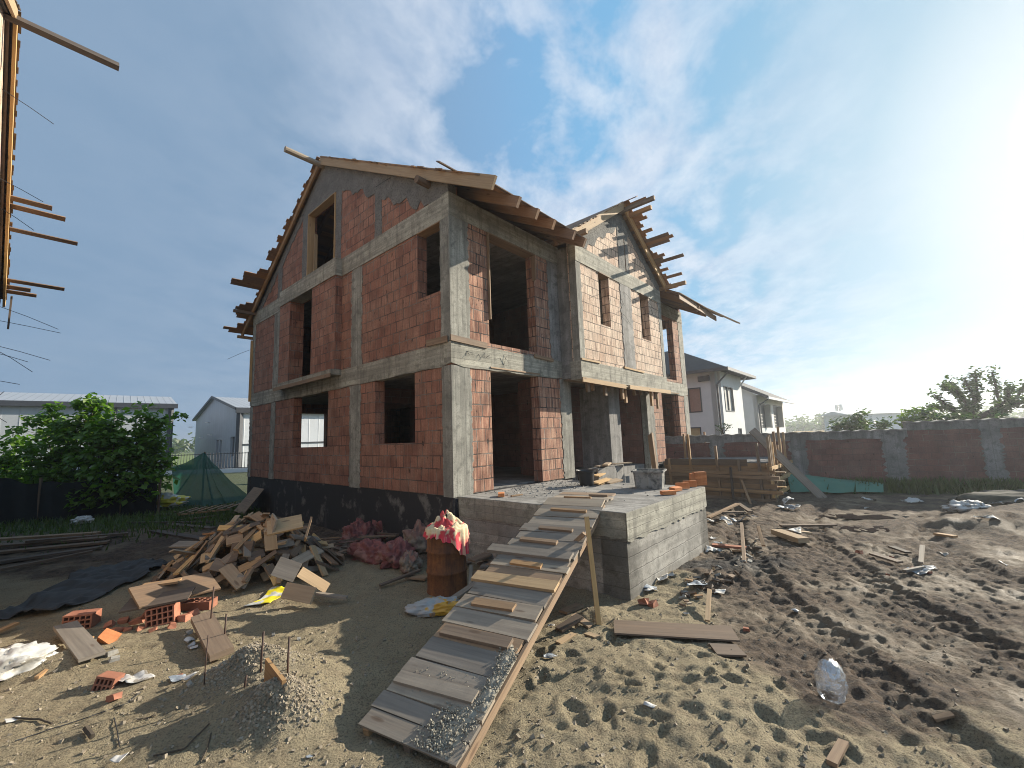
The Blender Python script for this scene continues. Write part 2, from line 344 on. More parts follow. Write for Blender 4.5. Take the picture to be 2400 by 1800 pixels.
def leafm(name,c1,c2,tr=.35):
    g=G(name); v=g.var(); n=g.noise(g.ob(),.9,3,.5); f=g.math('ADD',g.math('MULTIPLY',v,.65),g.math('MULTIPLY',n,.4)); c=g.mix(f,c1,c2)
    b=g.n('BsdfPrincipled',{'Base Color':c,'Roughness':.5}); t=g.n('BsdfTranslucent',{'Color':g.mix(1.,c,(1.,1.35,.45),'MULTIPLY')})
    mx=g.n('MixShader',{0:tr,1:b.outputs[0],2:t.outputs[0]}); g.n('OutputMaterial',{'Surface':mx.outputs[0]}); return g.m
M['leaf']=leafm('bright_green_leaf',(.035,.09,.013),(.19,.30,.042),.42); M['leaf_far']=leafm('dull_green_leaf',(.05,.08,.03),(.11,.15,.05))
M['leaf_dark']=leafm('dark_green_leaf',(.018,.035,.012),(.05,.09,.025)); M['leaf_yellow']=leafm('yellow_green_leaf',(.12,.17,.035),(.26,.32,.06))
M['grass']=leafm('site_grass',(.03,.055,.012),(.11,.16,.035),.25); M['bark']=simple('brown_bark',(.085,.065,.045),.9,.25,6,.6)
def net():
    g=G('green_shade_net'); uv=g.uv(); n=g.noise(g.ob(),2,4,.6); c=g.mix(n,(.008,.045,.034),(.022,.10,.07))
    b=g.n('BsdfPrincipled',{'Base Color':c,'Roughness':.7}); t=g.n('BsdfTranslucent',{'Color':(.03,.16,.11,1)}); tr=g.n('BsdfTransparent')
    m1=g.n('MixShader',{0:.3,1:b.outputs[0],2:t.outputs[0]}); wv=g.noise(g.map(uv,(150,150,1)),1,1); m2=g.n('MixShader',{0:g.ramp(wv,[(.3,.02),(.7,.22)]),1:m1.outputs[0],2:tr.outputs[0]})
    g.n('OutputMaterial',{'Surface':m2.outputs[0]}); return g.m
M['net']=net()
M['green_sheet']=simple('green_tarpaulin',(.07,.205,.145),.75,.1,2,.2)
def clear():
    g=G('clear_plastic_film'); f=g.noise(g.ob(),9,4,.65); nb=g.bump(f,.9,.05)
    gl=g.n('BsdfGlossy',{'Roughness':.16,'Color':(.95,.97,1,1),'Normal':nb}); tr=g.n('BsdfTransparent',{'Color':(.93,.94,.95,1)}); tl=g.n('BsdfDiffuse',{'Color':(.75,.77,.78,1),'Normal':nb})
    a=g.n('MixShader',{0:.3,1:tr.outputs[0],2:gl.outputs[0]}); b=g.n('MixShader',{0:g.ramp(f,[(.4,.04),(.75,.45)]),1:a.outputs[0],2:tl.outputs[0]}); g.n('OutputMaterial',{'Surface':b.outputs[0]}); return g.m
M['clear']=clear()
def waterm():
    g=G('muddy_puddle'); n=g.noise(g.ob(),5,3,.5); return g.out((.03,.027,.024),.02,g.bump(n,.02,.01),IOR=1.5)
M['water']=waterm()
def fieldm():
    g=G('green_field'); n=g.noise(g.ob(),.06,5,.6); f=g.noise(g.ob(),1.5,4,.6); c=g.mix(n,(.10,.15,.03),(.20,.25,.06)); return g.out(g.mix(g.ramp(f,[(.3,.5),(.6,0.)]),c,(.06,.09,.02)),.95)
M['field']=fieldm()
# ---------------------------------------------------------------- camera, sun, sky
cam=bpy.data.cameras.new('camera'); co=bpy.data.objects.new('camera',cam); COL.objects.link(co)
mw=Matrix(((RT.x,UP.x,-FW.x,0),(RT.y,UP.y,-FW.y,0),(RT.z,UP.z,-FW.z,CZ),(0,0,0,1))); co.matrix_world=mw
cam.sensor_width=36; cam.sensor_fit='HORIZONTAL'; cam.lens=36*F_*1000/2400; cam.clip_start=.05; cam.clip_end=6000; sc.camera=co
SUN_AZ,SUN_EL=62.5,21.5
SD=Vector((math.sin(R(SUN_AZ))*math.cos(R(SUN_EL)),math.cos(R(SUN_AZ))*math.cos(R(SUN_EL)),math.sin(R(SUN_EL))))
sl=bpy.data.lights.new('sun','SUN'); sl.energy=5.0; sl.angle=R(.55); sl.color=(1,.91,.76); so=bpy.data.objects.new('sun',sl); COL.objects.link(so)
so.rotation_euler=SD.to_track_quat('Z','Y').to_euler(); so.location=(20,15,20)
w=bpy.data.worlds.new('World'); sc.world=w; w.use_nodes=True; w.node_tree.nodes.clear()
g=G.__new__(G); g.t=w.node_tree
sky=g.n('TexSky',sky_type='NISHITA',sun_disc=False,sun_elevation=R(SUN_EL),sun_rotation=R(SUN_AZ),air_density=1.0,dust_density=1.2,ozone_density=1.6,altitude=90).outputs[0]
d=g.n('TexCoord').outputs['Generated']; sx=g.n('SeparateXYZ',{0:d}).outputs
dz=g.math('MAXIMUM',sx[2],0.0); k=g.math('DIVIDE',1.0,g.math('ADD',dz,.17))
p=g.n('CombineXYZ',{'X':g.math('MULTIPLY',sx[0],k),'Y':g.math('MULTIPLY',sx[1],k)}).outputs[0]
hor=g.math('DIVIDE',sx[0],g.math('SQRT',g.math('ADD',g.math('ADD',g.math('MULTIPLY',sx[0],sx[0]),g.math('MULTIPLY',sx[1],sx[1])),1e-5)))   # -1 west .. 1 east
toS=g.n('VectorMath',{0:d,1:tuple(SD)},operation='DOT_PRODUCT').outputs['Value']
pr=g.map(p,(1,1,1),(0,0,0),(0,0,R(13)))
n1=g.noise(g.map(pr,(3.3,2.5,1),(3.1,1.2,0)),1.0,8,.56,.35); n2=g.noise(g.map(pr,(7.5,5.5,1),(7.2,4.4,0)),1.0,6,.60,.2); nb=g.noise(g.map(p,(.5,.5,1),(1,2,0)),1,3,.5)
puff=g.math('ADD',g.math('MULTIPLY',n1,.7),g.math('MULTIPLY',n2,.3))
# wispy white clouds: strongest a little left and right of straight ahead, thin towards the sun
wm=g.ramp(g.math('ADD',g.math('MULTIPLY',hor,.5),.5),[(.08,.0),(.24,.12),(.40,.85),(.50,1.),(.70,.9),(.86,.1)])
cl=g.math('MULTIPLY',g.ramp(puff,[(.425,0.),(.50,.6),(.59,1.)]),wm,clamp=True)
cmp_=g.n('VectorMath',{0:g.n('VectorMath',{0:sky,1:(.125,.125,.125)},operation='MULTIPLY').outputs[0],1:(1,1,1)},operation='ADD').outputs[0]
base=g.n('VectorMath',{0:sky,1:cmp_},operation='DIVIDE').outputs[0]
sky2=g.ramp(toS,[(.0,(.10,.21,.37)),(.55,(.125,.26,.43)),(.74,(.115,.285,.46)),(.87,(.16,.31,.44)),(.945,(.25,.37,.46)),(.985,(.42,.49,.53)),(1.,(.8,.8,.78))])
base=g.mix(.9,base,g.n('VectorMath',{0:sky2,1:(10,10,10)},operation='MULTIPLY').outputs[0])
glow=g.math('POWER',g.math('MAXIMUM',toS,0.0),9.0)

veil=g.ramp(g.math('ADD',g.math('MULTIPLY',hor,.5),.5),[(.0,.93),(.25,.88),(.40,.5),(.52,.08),(.6,0.)])
vcol=g.mix(g.ramp(g.noise(g.map(p,(.35,1.1,1),(0,3,0)),1,4,.5),[(.35,0.),(.65,1.)]),(1.3,1.98,2.85),(1.5,2.15,3.0))
base=g.mix(veil,base,vcol)
ccol=g.mix(g.ramp(n2,[(.3,0.),(.7,1.)]),(3.1,3.6,4.5),(4.7,5.0,5.5)); base=g.mix(g.math('MULTIPLY',cl,.86),base,ccol)
# low stratus streaks near the horizon
s2=g.noise(g.map(d,(1.6,1.6,17)),1.2,5,.55,.2); lo=g.ramp(sx[2],[(.0,1.),(.10,.9),(.28,0.)])
base=g.mix(g.math('MULTIPLY',g.ramp(sx[2],[(.0,.85),(.06,.6),(.22,0.)]),g.ramp(hor,[(.2,0.),(.6,.6)])),base,(3.9,4.6,5.1))
base=g.mix(g.math('MULTIPLY',g.math('MULTIPLY',g.ramp(s2,[(.45,0.),(.62,1.)]),lo),.32),base,g.mix(g.ramp(hor,[(0,0.),(.5,1.)]),(2.0,2.6,3.3),(4.2,4.7,5.1)))
bg=g.n('Background',{'Color':base,'Strength':.09}); g.n('OutputWorld',{'Surface':bg.outputs[0]})
sc.view_settings.view_transform='Standard'; sc.view_settings.look='None'; sc.view_settings.exposure=0.97; sc.view_settings.gamma=1
try: sc.cycles.use_denoising=True; sc.cycles.filter_width=1.0; sc.cycles.denoising_prefilter='ACCURATE'; sc.cycles.max_bounces=6; sc.cycles.diffuse_bounces=3; sc.cycles.transparent_max_bounces=12
except Exception: pass
# ---------------------------------------------------------------- ground
def hashn(ix,iy,seed):
    h=(ix.astype(np.int64)*374761393+iy.astype(np.int64)*668265263+seed*1442695041)&0x7fffffff
    h=((h^(h>>13))*1274126177)&0x7fffffff
    return ((h^(h>>16))&0xffff)/65535.0
def vn(x,y,seed=0):
    ix=np.floor(x);iy=np.floor(y);fx=x-ix;fy=y-iy;fx=fx*fx*fx*(fx*(fx*6-15)+10);fy=fy*fy*fy*(fy*(fy*6-15)+10)
    a=hashn(ix,iy,seed);b=hashn(ix+1,iy,seed);c=hashn(ix,iy+1,seed);d=hashn(ix+1,iy+1,seed)
    return (a*(1-fx)+b*fx)*(1-fy)+(c*(1-fx)+d*fx)*fy-.5
def fbm(x,y,sc_,oct=4,seed=0,g=.5):
    s=0;a=1
    for o in range(oct): s=s+a*vn(x*2**o/sc_+o*17.3,y*2**o/sc_+o*9.1,seed+o); a*=g
    return s
def sstep(a,b,x):
    t=np.clip((x-a)/(b-a),0,1); return t*t*(3-2*t)
def mud_mask(x,y):
    e=x-(1.75+.16*(y-4)+.5*fbm(x,y,1.6,3,50)) ; m=sstep(-.2,.7,e)
    e2=sstep(7.2,9.0,y+.8*fbm(x,y,1.2,3,60))*sstep(2.,1.0,x)       # darker mud tone on the ground beside the house
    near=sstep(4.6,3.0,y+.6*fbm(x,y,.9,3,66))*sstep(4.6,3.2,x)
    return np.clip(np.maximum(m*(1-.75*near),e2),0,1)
FEET=[(float(a),float(b),float(c)) for a,b,c in zip(rng.uniform(-.2,2.1,52),rng.uniform(2.6,5.0,52),rng.uniform(0,6.28,52))]
FEET+=[(float(a),float(b),float(c)) for a,b,c in zip(rng.uniform(-4.6,-1.3,14),rng.uniform(2.5,5.6,14),rng.uniform(0,6.28,14))]
FEET+=[(float(a),float(b),float(c)) for a,b,c in zip(rng.uniform(2.,6.,16),rng.uniform(2.6,9,16),rng.uniform(0,6.28,16))]
HEAPS=[(-1.95,3.72,.24,.30,.26),(-2.55,4.30,.22,.42,.30),(-2.25,3.98,.10,.6,.5),(-1.95,4.35,.07,.7,.4),(-4.85,4.7,.07,.5,.3),(1.3,4.0,.10,1.1,.9),(3.3,6.9,.13,.7,.5),(2.6,6.6,.10,.6,.4),(4.2,7.3,.08,.9,.5),(.95,5.45,.09,.35,.25),(9.8,9.2,.25,1.7,.7),(12.2,10.0,.35,1.9,.8)]
RUTS=[([(4.6,1.5),(4.55,3.5),(4.9,6),(5.7,8.3),(7.0,10.6),(8.8,12.5)],.20),([(3.0,1.5),(3.05,3.5),(3.45,6),(4.3,8.8),(5.6,11.2),(7.4,13.2)],.20),([(6.6,1.5),(6.4,4),(6.8,6.5),(7.9,8.6),(9.6,10.2)],.22),([(8.4,3.),(8.2,5),(8.7,7),(9.9,8.6)],.2)]
def height(x,y,fine=True):
    m=mud_mask(x,y)
    h=.05*fbm(x,y,2.6,3,1)+.02*fbm(x,y,.7,3,5)
    rough=fbm(x,y,.34,3,9); cl=fbm(x,y,.13,3,21)
    sandy=sstep(-.6,.2,x)*(1-m); h-=sandy*.06*np.maximum(0,fbm(x,y,.22,3,61)-.10); h+=(.012+.012*m+.010*sandy)*rough+(.010+.024*m+.006*sandy)*cl+(.010+.015*m)*fbm(x,y,.07,2,25)
    if fine: h+=.010*fbm(x,y,.045,2,31)
    h+=m*.015*np.abs(fbm(x,y,.3,3,77))*2
    for hx,hy,a,rx,ry in HEAPS:
        r=((x-hx)/rx)**2+((y-hy)/ry)**2; h+=a*np.exp(-r*1.3)*(1+.35*rough)
    for k_,(fx,fy,t) in enumerate(FEET):
        dx=(x-fx)*math.cos(t)+(y-fy)*math.sin(t); dy=-(x-fx)*math.sin(t)+(y-fy)*math.cos(t)
        sz_=.6+.6*((k_*7919)%101)/101; r=(dx/(.125*sz_))**2+(dy/(.055*sz_))**2; h+=-.026*sz_*np.exp(-r**1.6)+.012*np.exp(-(np.sqrt(r+1e-6)-1.5)**2*6)
    for pts,wd in RUTS:
        best=np.full_like(x,9.);along=np.zeros_like(x);L=0
        for (ax,ay),(bx,by) in zip(pts[:-1],pts[1:]):
            l=math.hypot(bx-ax,by-ay); t=np.clip(((x-ax)*(bx-ax)+(y-ay)*(by-ay))/l**2,0,1)
            dd=np.hypot(x-ax-t*(bx-ax),y-ay-t*(by-ay)); u=dd<best; best=np.where(u,dd,best); along=np.where(u,L+t*l,along); L+=l
        best=best+.05*fbm(x,y,.4,2,88)
        k=sstep(wd*1.15,wd*.75,best); h+=-k*.036+.022*np.exp(-((best-wd*1.4)/.08)**2)+k*.02*np.sign(np.sin(along*2*PI/.21+best*9))*(.6+.8*vn(x*3,y*3,91))
    far=sstep(25,14,np.hypot(x,y-6)); 
    # stay flat below the house
    a=(x-HC.x)*HU.x+(y-HC.y)*HU.y; b=(x-HC.x)*HV.x+(y-HC.y)*HV.y
    return h*(.12+.88*far)
def gz(x,y): return float(height(np.array([float(x)]),np.array([float(y)]),False)[0])
def gp(px,py,dz=0):                        # photo pixel -> point on the modelled ground
    z=0
    for _ in range(4): q=pix(px,py,z); z=gz(q.x,q.y)
    return Vector((q.x,q.y,z+dz))
def axis(lo,hi,fl,fh,st):
    f=np.arange(fl,fh+st,st)
    def run(v,lim,sg):
        o=[];s=st
        while abs(v)<abs(lim) or v*sg<0: s=s*(1.03 if s<.6 else 1.2); v+=sg*s; o.append(v)
        return o
    return np.concatenate((run(f[0],lo,-1)[::-1],f,run(f[-1],hi,1)))
gx=axis(-2500,2500,-5.2,6.2,.027); gy=axis(-300,3500,2.2,6.6,.024)
X,Y=np.meshgrid(gx,gy); Z=height(X,Y); nx,ny=len(gx),len(gy)
me=bpy.data.meshes.new('ground'); me.vertices.add(nx*ny); me.vertices.foreach_set('co',np.stack((X,Y,Z),-1).astype(np.float32).ravel())
ii=np.arange(nx*ny).reshape(ny,nx); q=np.stack((ii[:-1,:-1],ii[:-1,1:],ii[1:,1:],ii[1:,:-1]),-1).reshape(-1,4)
me.loops.add(q.size); me.loops.foreach_set('vertex_index',q.ravel().astype(np.int32)); me.polygons.add(len(q)); me.polygons.foreach_set('loop_start',(np.arange(len(q))*4).astype(np.int32)); me.polygons.foreach_set('use_smooth',np.ones(len(q),dtype=bool))
mk=mud_mask(X,Y); ash=np.clip(np.exp(-(((X-3.3)/1.3)**2+((Y-7.1)/.75)**2)*1.1)+.35*fbm(X,Y,.5,4,40)-.25,0,1)*(np.exp(-(((X-3.3)/2.2)**2+((Y-7.1)/1.4)**2))>.15)
gr=np.clip(sstep(11.2,13.5,Y-.18*X*0+1.2*fbm(X,Y,2.,3,44))*sstep(-6.5,-9,X)+sstep(40,60,np.hypot(X,Y)),0,1)
fd=(.927*0+ (X-7.2)*.37+(Y-16.7)*.927); gr=np.clip(gr+sstep(-1.5,-.7,fd+.4*fbm(X,Y,.8,3,47))*(X>6.5)*1.,0,1)
gt=np.clip(sum(np.exp(-(((X-hx)/(rx*1.2))**2+((Y-hy)/(ry*1.2))**2)) for hx,hy,a,rx,ry in HEAPS[:2]),0,1)
for nm,v in (('grit',gt),('mud',mk),('ash',ash),('grassy',gr)):
    at=me.attributes.new(nm,'FLOAT','POINT'); at.data.foreach_set('value',v.astype(np.float32).ravel())
me.update(calc_edges=True)
def groundm():
    g=G('sandy_site_ground'); P=g.n('NewGeometry').outputs['Position']; at=lambda n:g.n('Attribute',attribute_name=n).outputs['Fac']
    n1=g.noise(P,.9,5,.6); n2=g.noise(P,6,5,.65); n3=g.noise(P,60,4,.7); n4=g.noise(P,210,2,.6)
    sand=g.mix(g.ramp(n1,[(.3,0.),(.7,1.)]),(.285,.23,.138),(.38,.315,.20)); sand=g.mix(g.ramp(n2,[(.5,0.),(.72,.55)]),sand,(.23,.165,.10)); sand=g.mix(g.ramp(n3,[(.36,.85),(.52,0.)]),sand,(.11,.085,.055)); sand=g.mix(g.ramp(n4,[(.60,0.),(.72,.55)]),sand,(.56,.48,.35))
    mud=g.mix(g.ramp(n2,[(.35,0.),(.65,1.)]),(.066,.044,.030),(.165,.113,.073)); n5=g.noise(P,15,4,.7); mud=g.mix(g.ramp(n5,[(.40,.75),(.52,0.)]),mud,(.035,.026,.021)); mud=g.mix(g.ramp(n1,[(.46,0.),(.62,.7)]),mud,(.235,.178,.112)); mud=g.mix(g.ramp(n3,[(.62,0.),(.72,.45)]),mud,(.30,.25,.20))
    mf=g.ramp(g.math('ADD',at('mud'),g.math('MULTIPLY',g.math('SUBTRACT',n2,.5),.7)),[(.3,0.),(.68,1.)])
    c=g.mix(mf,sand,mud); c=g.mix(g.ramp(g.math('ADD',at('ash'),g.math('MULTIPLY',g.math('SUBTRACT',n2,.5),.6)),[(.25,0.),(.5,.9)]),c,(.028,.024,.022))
    gf=g.ramp(g.math('ADD',at('grassy'),g.math('MULTIPLY',g.math('SUBTRACT',n2,.5),.8)),[(.35,0.),(.65,.92)]); c=g.mix(gf,c,g.mix(n2,(.03,.045,.014),(.085,.105,.035)))
    c=g.mix(g.math('MULTIPLY',g.ramp(g.math('ADD',at('grit'),g.math('MULTIPLY',g.math('SUBTRACT',n2,.5),.5)),[(.3,0.),(.6,1.)]),.5),c,g.mix(g.ramp(n3,[(.4,0.),(.6,1.)]),(.13,.115,.085),(.34,.30,.225)))
    bits=g.n('TexVoronoi',{'Vector':P,'Scale':34.}); bm=g.math('MULTIPLY',g.ramp(bits.outputs['Distance'],[(.12,1.),(.2,0.)]),g.ramp(bits.outputs['Color'],[(.80,0.),(.82,1.)]))
    c=g.mix(g.math('MULTIPLY',bm,.8),c,(.33,.29,.24))
    rg=g.math('SUBTRACT',.97,g.math('MULTIPLY',mf,g.ramp(n1,[(.5,0.),(.66,.25)])))
    h=g.math('ADD',g.math('ADD',g.math('MULTIPLY',n3,1.3),g.math('MULTIPLY',n4,.45)),g.math('MULTIPLY',bm,1.0))
    return g.out(c,rg,g.bump(h,.9,.026,g.bump(g.math('ADD',n2,g.math('MULTIPLY',g.noise(P,19,4,.65),.8)),.7,.06)))
me.materials.append(groundm()); go=bpy.data.objects.new('ground',me); COL.objects.link(go); tag(go,'bare sandy and muddy building plot with footprints and wheel ruts','ground',kind='structure')
# ---------------------------------------------------------------- the house under construction (local metres: x along the front, y along the gable side, z over the ground floor)
def LF(x0): return lambda s,t,z: Vector((x0-t,s,z))        # gable side, outward = -x
def RF(x0): return lambda s,t,z: Vector((x0+t,s,z))
def FF(y0): return lambda s,t,z: Vector((s,y0-t,z))        # front, outward = -y
def BF(y0): return lambda s,t,z: Vector((s,y0+t,z))
rag_r=random.Random(3)
def rag(s0,s1,z0,z1,side=(1,1),ends=(0,0),amp=.035,st=.125):
    p=[]; n=max(2,int((z1-z0)/st)); m=max(2,int((s1-s0)/st)); J=lambda a:rag_r.uniform(-amp,amp) if a else 0
    for i in range(n): p.append((s1+(J(side[1])),z0+(z1-z0)*(i+.2)/n)); p.append((s1+(J(side[1])),z0+(z1-z0)*(i+.8)/n))
    if ends[1]:
        for i in range(1,m): p.append((s1-(s1-s0)*i/m,z1+J(1)))
    else: p+=[(s1,z1),(s0,z1)]
    for i in range(n)[::-1]: p.append((s0+J(side[0]),z0+(z1-z0)*(i+.8)/n)); p.append((s0+J(side[0]),z0+(z1-z0)*(i+.2)/n))
    if ends[0]:
        for i in range(1,m): p.append((s0+(s1-s0)*i/m,z0+J(1)))
    else: p+=[(s0,z0),(s1,z0)]
    return p
WL,WD=12.8,11.4; RB,RZ,KF,KR=5.7,9.62,.55,.63            # length, depth, ridge position and height, roof slopes
zroof=lambda b: RZ-KF*(RB-b) if b<RB else RZ-KR*(b-RB)
house=thing('unfinished_house','two storey red block duplex shell with bare concrete frame and open timber roof','house',HC,HROT)
part=lambda mb,n,m,**k: mb.obj(n,m,house,**k)
PR=.011
BAY0,BAY1,BAYY=3.70,9.12,-.60
# --- brick skins
w=MB(); f=LF(0)
w.wall(0.02,11.38,0,2.75,[(1.2,2.77,1.02,2.56),(5.17,7.47,.98,2.55)],-.25,0,f)
part(w,'gable_wall',M['brick'])
w=MB()
w.wall(0.02,4.47,2.75,6.02,[(.29,1.07,4.07,5.57)],-.25,0,f); part(w,'gable_wall',M['brick'])
w=MB(); w.wall(8.3,11.38,2.75,6.02,[],-.25,0,f); part(w,'gable_wall',M['brick'])
w=MB(); w.wall(4.47,8.3,2.98,6.02,[(5.92,7.5,2.98,5.57)],-.25,.18,f); part(w,'projecting_wall',M['brick'])
w=MB(); tr=lambda b: zroof(b)-.2
for a,b in((.02,4.9),(6.7,11.38)): w.prism([(a,6.02),(b,6.02),(b,tr(b)),(a,tr(a))],-.25,0,f)
w.prism([(4.9,8.2),(6.7,8.2),(6.7,tr(6.7)),(5.7,tr(5.7)),(4.9,tr(4.9))],-.25,0,f); part(w,'gable_wall',M['brick'])
OPG=(1.07,2.72); OPR=(WL-2.72,WL-1.07)
for side in(0,1):
    fr=FF(0); w=MB(); op=OPR if side else OPG
    a,b=(BAY1-.3,WL-.02) if side else (.02,4.05)
    w.wall(a,b,0,2.75,[(*op,0,2.56)],-.25,0,fr); part(w,'front_wall',M['brick_front'])
    w=MB(); a,b=(BAY1-.02,WL-.02) if side else (.02,BAY0+.02)
    w.wall(a,b,2.75,6.02,[(*op,3.08,5.58)],-.25,0,fr); part(w,'front_wall',M['brick_front'])
w=MB(); fr=FF(BAYY); w.wall(BAY0+.02,BAY1-.02,2.75,5.8,[(4.84,5.42,4.05,5.54),(7.45,8.1,4.05,5.54)],-.25,0,fr)
bz=lambda u: 8.18-.66*abs(u-6.41)-.20
w.prism([(BAY0+.02,5.8),(BAY1-.02,5.8),(BAY1-.02,bz(BAY1)),(6.62,bz(6.62)),(6.62,5.9),(6.55,5.9),(6.55,bz(6.55)),(6.41,bz(6.41)),(BAY0+.02,bz(BAY0))],-.25,0,fr)
part(w,'bay_wall',M['brick_lit'])
w=MB()
w.wall(BAYY,.02,2.75,6.0,[],-.2,0,LF(BAY0+.03)); part(w,'bay_cheek',M['conc_rough']); w=MB(); w.wall(BAYY,.02,2.75,6.0,[],-.2,0,RF(BAY1-.03)); part(w,'bay_cheek',M['conc_rough'])
w=MB(); w.wall(4.05,8.75,0,2.75,[(5.2,5.9,0,2.1),(7.2,7.9,0,2.1)],-.25,0,FF(1.55)); w.wall(.25,1.55,0,2.75,[],-.2,0,RF(4.05)); w.wall(.25,1.55,0,2.75,[],-.2,0,LF(8.75)); part(w,'porch_wall',M['brick_dark'])
# --- rear and far sides, party wall, partitions
w=MB(); w.wall(.02,WL-.02,0,6.02,[(1.3,2.75,0,2.3),(8,10,.9,2.4),(8.5,10,3.9,5.4)],-.25,0,BF(WD)); part(w,'rear_wall',M['brick'])
w=MB(); w.wall(.02,WD-.02,0,6.02,[(.3,3.4,3.3,5.5),(6,8,3.2,5.5),(3,5,.9,2.4)],-.25,0,RF(WL)); w.prism([(.02,6.02),(WD-.02,6.02),(WD-.02,tr(WD)),(5.7,tr(5.7)),(.02,tr(.02))],-.25,0,RF(WL)); part(w,'far_gable_wall',M['brick'])
w=MB(); w.wall(1.8,WD-.25,0,5.8,[],-.12,.12,RF(6.4)); w.wall(.25,6.27,0,2.7,[(1.4,2.6,0,2.2)],-.1,.1,FF(5.0)); w.wall(.25,6.27,2.95,5.8,[(4.2,5.2,2.95,5)],-.1,.1,FF(4.9)); w.wall(6.53,12.5,0,2.7,[(8,9,0,2.1)],-.1,.1,FF(5.2)); w.wall(4.45,11.1,0,2.7,[(5.2,7.4,0,2.2)],-.1,.1,RF(3.3)); part(w,'partition_wall',M['brick_dark'])  # inner walls added to darken the rooms, darker block imitates interior shade
# --- slabs
w=MB()
for z0,z1 in((-.25,-.004),(2.66,2.93)):
    w.prism([(.25,.25),(WL-.25,.25),(WL-.25,WD-.25),(.25,WD-.25)],z0,z1,lambda s,t,z: Vector((s,z,t)))
w.prism([(.25,.25),(WL-.25,.25),(WL-.25,WD-.25),(.25,WD-.25)],5.82,5.98,lambda s,t,z: Vector((s,z,t)))
w.prism([(BAY0,BAYY+.01),(BAY1,BAYY+.01),(BAY1,.25),(BAY0,.25)],2.5,2.86,lambda s,t,z: Vector((s,z,t)))
part(w,'floor_slab',M['conc_rough'])
# --- concrete frame
def cpart(polys,fr,nm,mat,pr=PR,dep=-.2):
    w=MB()
    for p in polys: w.prism(p,dep,pr,fr,uvo=(rag_r.uniform(0,9),0))
    part(w,nm,mat)
f=LF(0)
w=MB()                                             # corner columns: boxes proud of both faces
for x0,x1,sx in((-PR-.004,.50,1),(WL-.47,WL+PR,0)):
    for z0,z1 in((-.02,2.5),(2.98,5.6)):
        s=MB(); s.prism(rag(x0,x1,z0,z1,(0,1) if sx else (1,0),amp=.03),-.28,PR,FF(0),uvo=(rag_r.uniform(0,9),0))
        part(s,'corner_column',M['conc_v'])
for z0,z1 in((-.02,2.5),(2.98,5.6)): cpart([rag(.012,.27,z0,z1,(0,1))],f,'corner_column',M['conc_v'],PR+.008,-.004)
for a,b in((3.42,3.96),(8.93,9.33),(11.1,11.39)):
    cpart([rag(a,b,-.02,2.5)],f,'column',M['conc_v'])
for a,b in((3.40,3.92),(8.66,9.27),(11.1,11.39)): cpart([rag(a,b,2.95,5.58)],f,'column',M['conc_v'])
for a,b,z in((2.49,2.81,1),(4.55,4.88,1),(6.72,7.1,1),(8.7,9.06,1)):
    t=min(tr(a),tr(b))-.05; cpart([rag(a,b,6.0,t,amp=.02)],f,'gable_column',M['rake'])
# rake concrete under the roof line, ragged lower edge
p=[(.0,6.0),(.0,tr(0)),(2.8,tr(2.8)),(RB,tr(RB)),(8.5,tr(8.5)),(WD,tr(WD)),(WD,6.0),(10.9,6.0)]
b=10.7
while b>6.75: p.append((b,max(6.02,tr(b)-rag_r.uniform(.28,.42)))); b-=.16
p+=[(6.75,8.2),(4.86,8.2)]; b=4.7
while b>.5: p.append((b,max(6.02,tr(b)-(.62 if int(b*3)%2 else .5)-rag_r.uniform(0,.16)))); b-=.13
p+=[(.4,6.0)]
cpart([p],f,'rake_concrete',M['rake'],PR+.004)
# bands
cpart([rag(.0,11.4,2.5,2.97,(0,0),(1,0),.02,.3)],f,'ring_beam',M['conc_h'],PR+.01)
cpart([[(.0,5.56),(4.47,5.56),(4.47,6.06),(.0,6.06)]],f,'ring_beam',M['conc_h'],PR+.01)
cpart([[(8.3,5.56),(11.4,5.56),(11.4,6.06),(8.3,6.06)]],f,'ring_beam',M['conc_h'],PR+.01)
cpart([[(4.45,5.56),(8.32,5.56),(8.32,6.05),(4.45,6.05)]],f,'ring_beam',M['conc_h'],.205)
w=MB(); w.prism([(4.42,2.84),(8.42,2.84),(8.42,2.985),(4.42,2.985)],-.1,.30,f); part(w,'balcony_ledge',M['conc_h'])
fr=FF(0)
cpart([rag(-PR-.012,BAY0+.1,2.5,2.97,(0,0),(1,0),.02,.3)],fr,'ring_beam',M['conc_h'],PR+.012)
cpart([rag(BAY1-.05,WL+PR,2.5,2.97,(0,0),(1,0),.02,.3)],fr,'ring_beam',M['conc_h'],PR+.012)
cpart([[(-PR-.012,5.6),(BAY0+.1,5.6),(BAY0+.1,6.09),(-PR-.012,6.09)]],fr,'ring_beam',M['conc_h'],PR+.012)
cpart([[(BAY1,5.6),(WL+PR,5.6),(WL+PR,6.09),(BAY1,6.09)]],fr,'ring_beam',M['conc_h'],PR+.012)
cpart([rag(3.60,4.08,-.02,2.5,(1,0))],fr,'column',M['conc_v']); cpart([rag(3.28,3.72,2.95,5.6,(1,0))],fr,'column',M['conc_rough'])
cpart([rag(8.72,9.3,-.3,2.5,(0,1))],fr,'column',M['conc_v']); cpart([rag(9.1,9.5,2.95,5.6,(0,1))],fr,'column',M['conc_v'])
w=MB(); w.wall(6.08,6.76,-.3,2.5,[],-1.0,0,fr); part(w,'porch_column',M['conc_rough'])
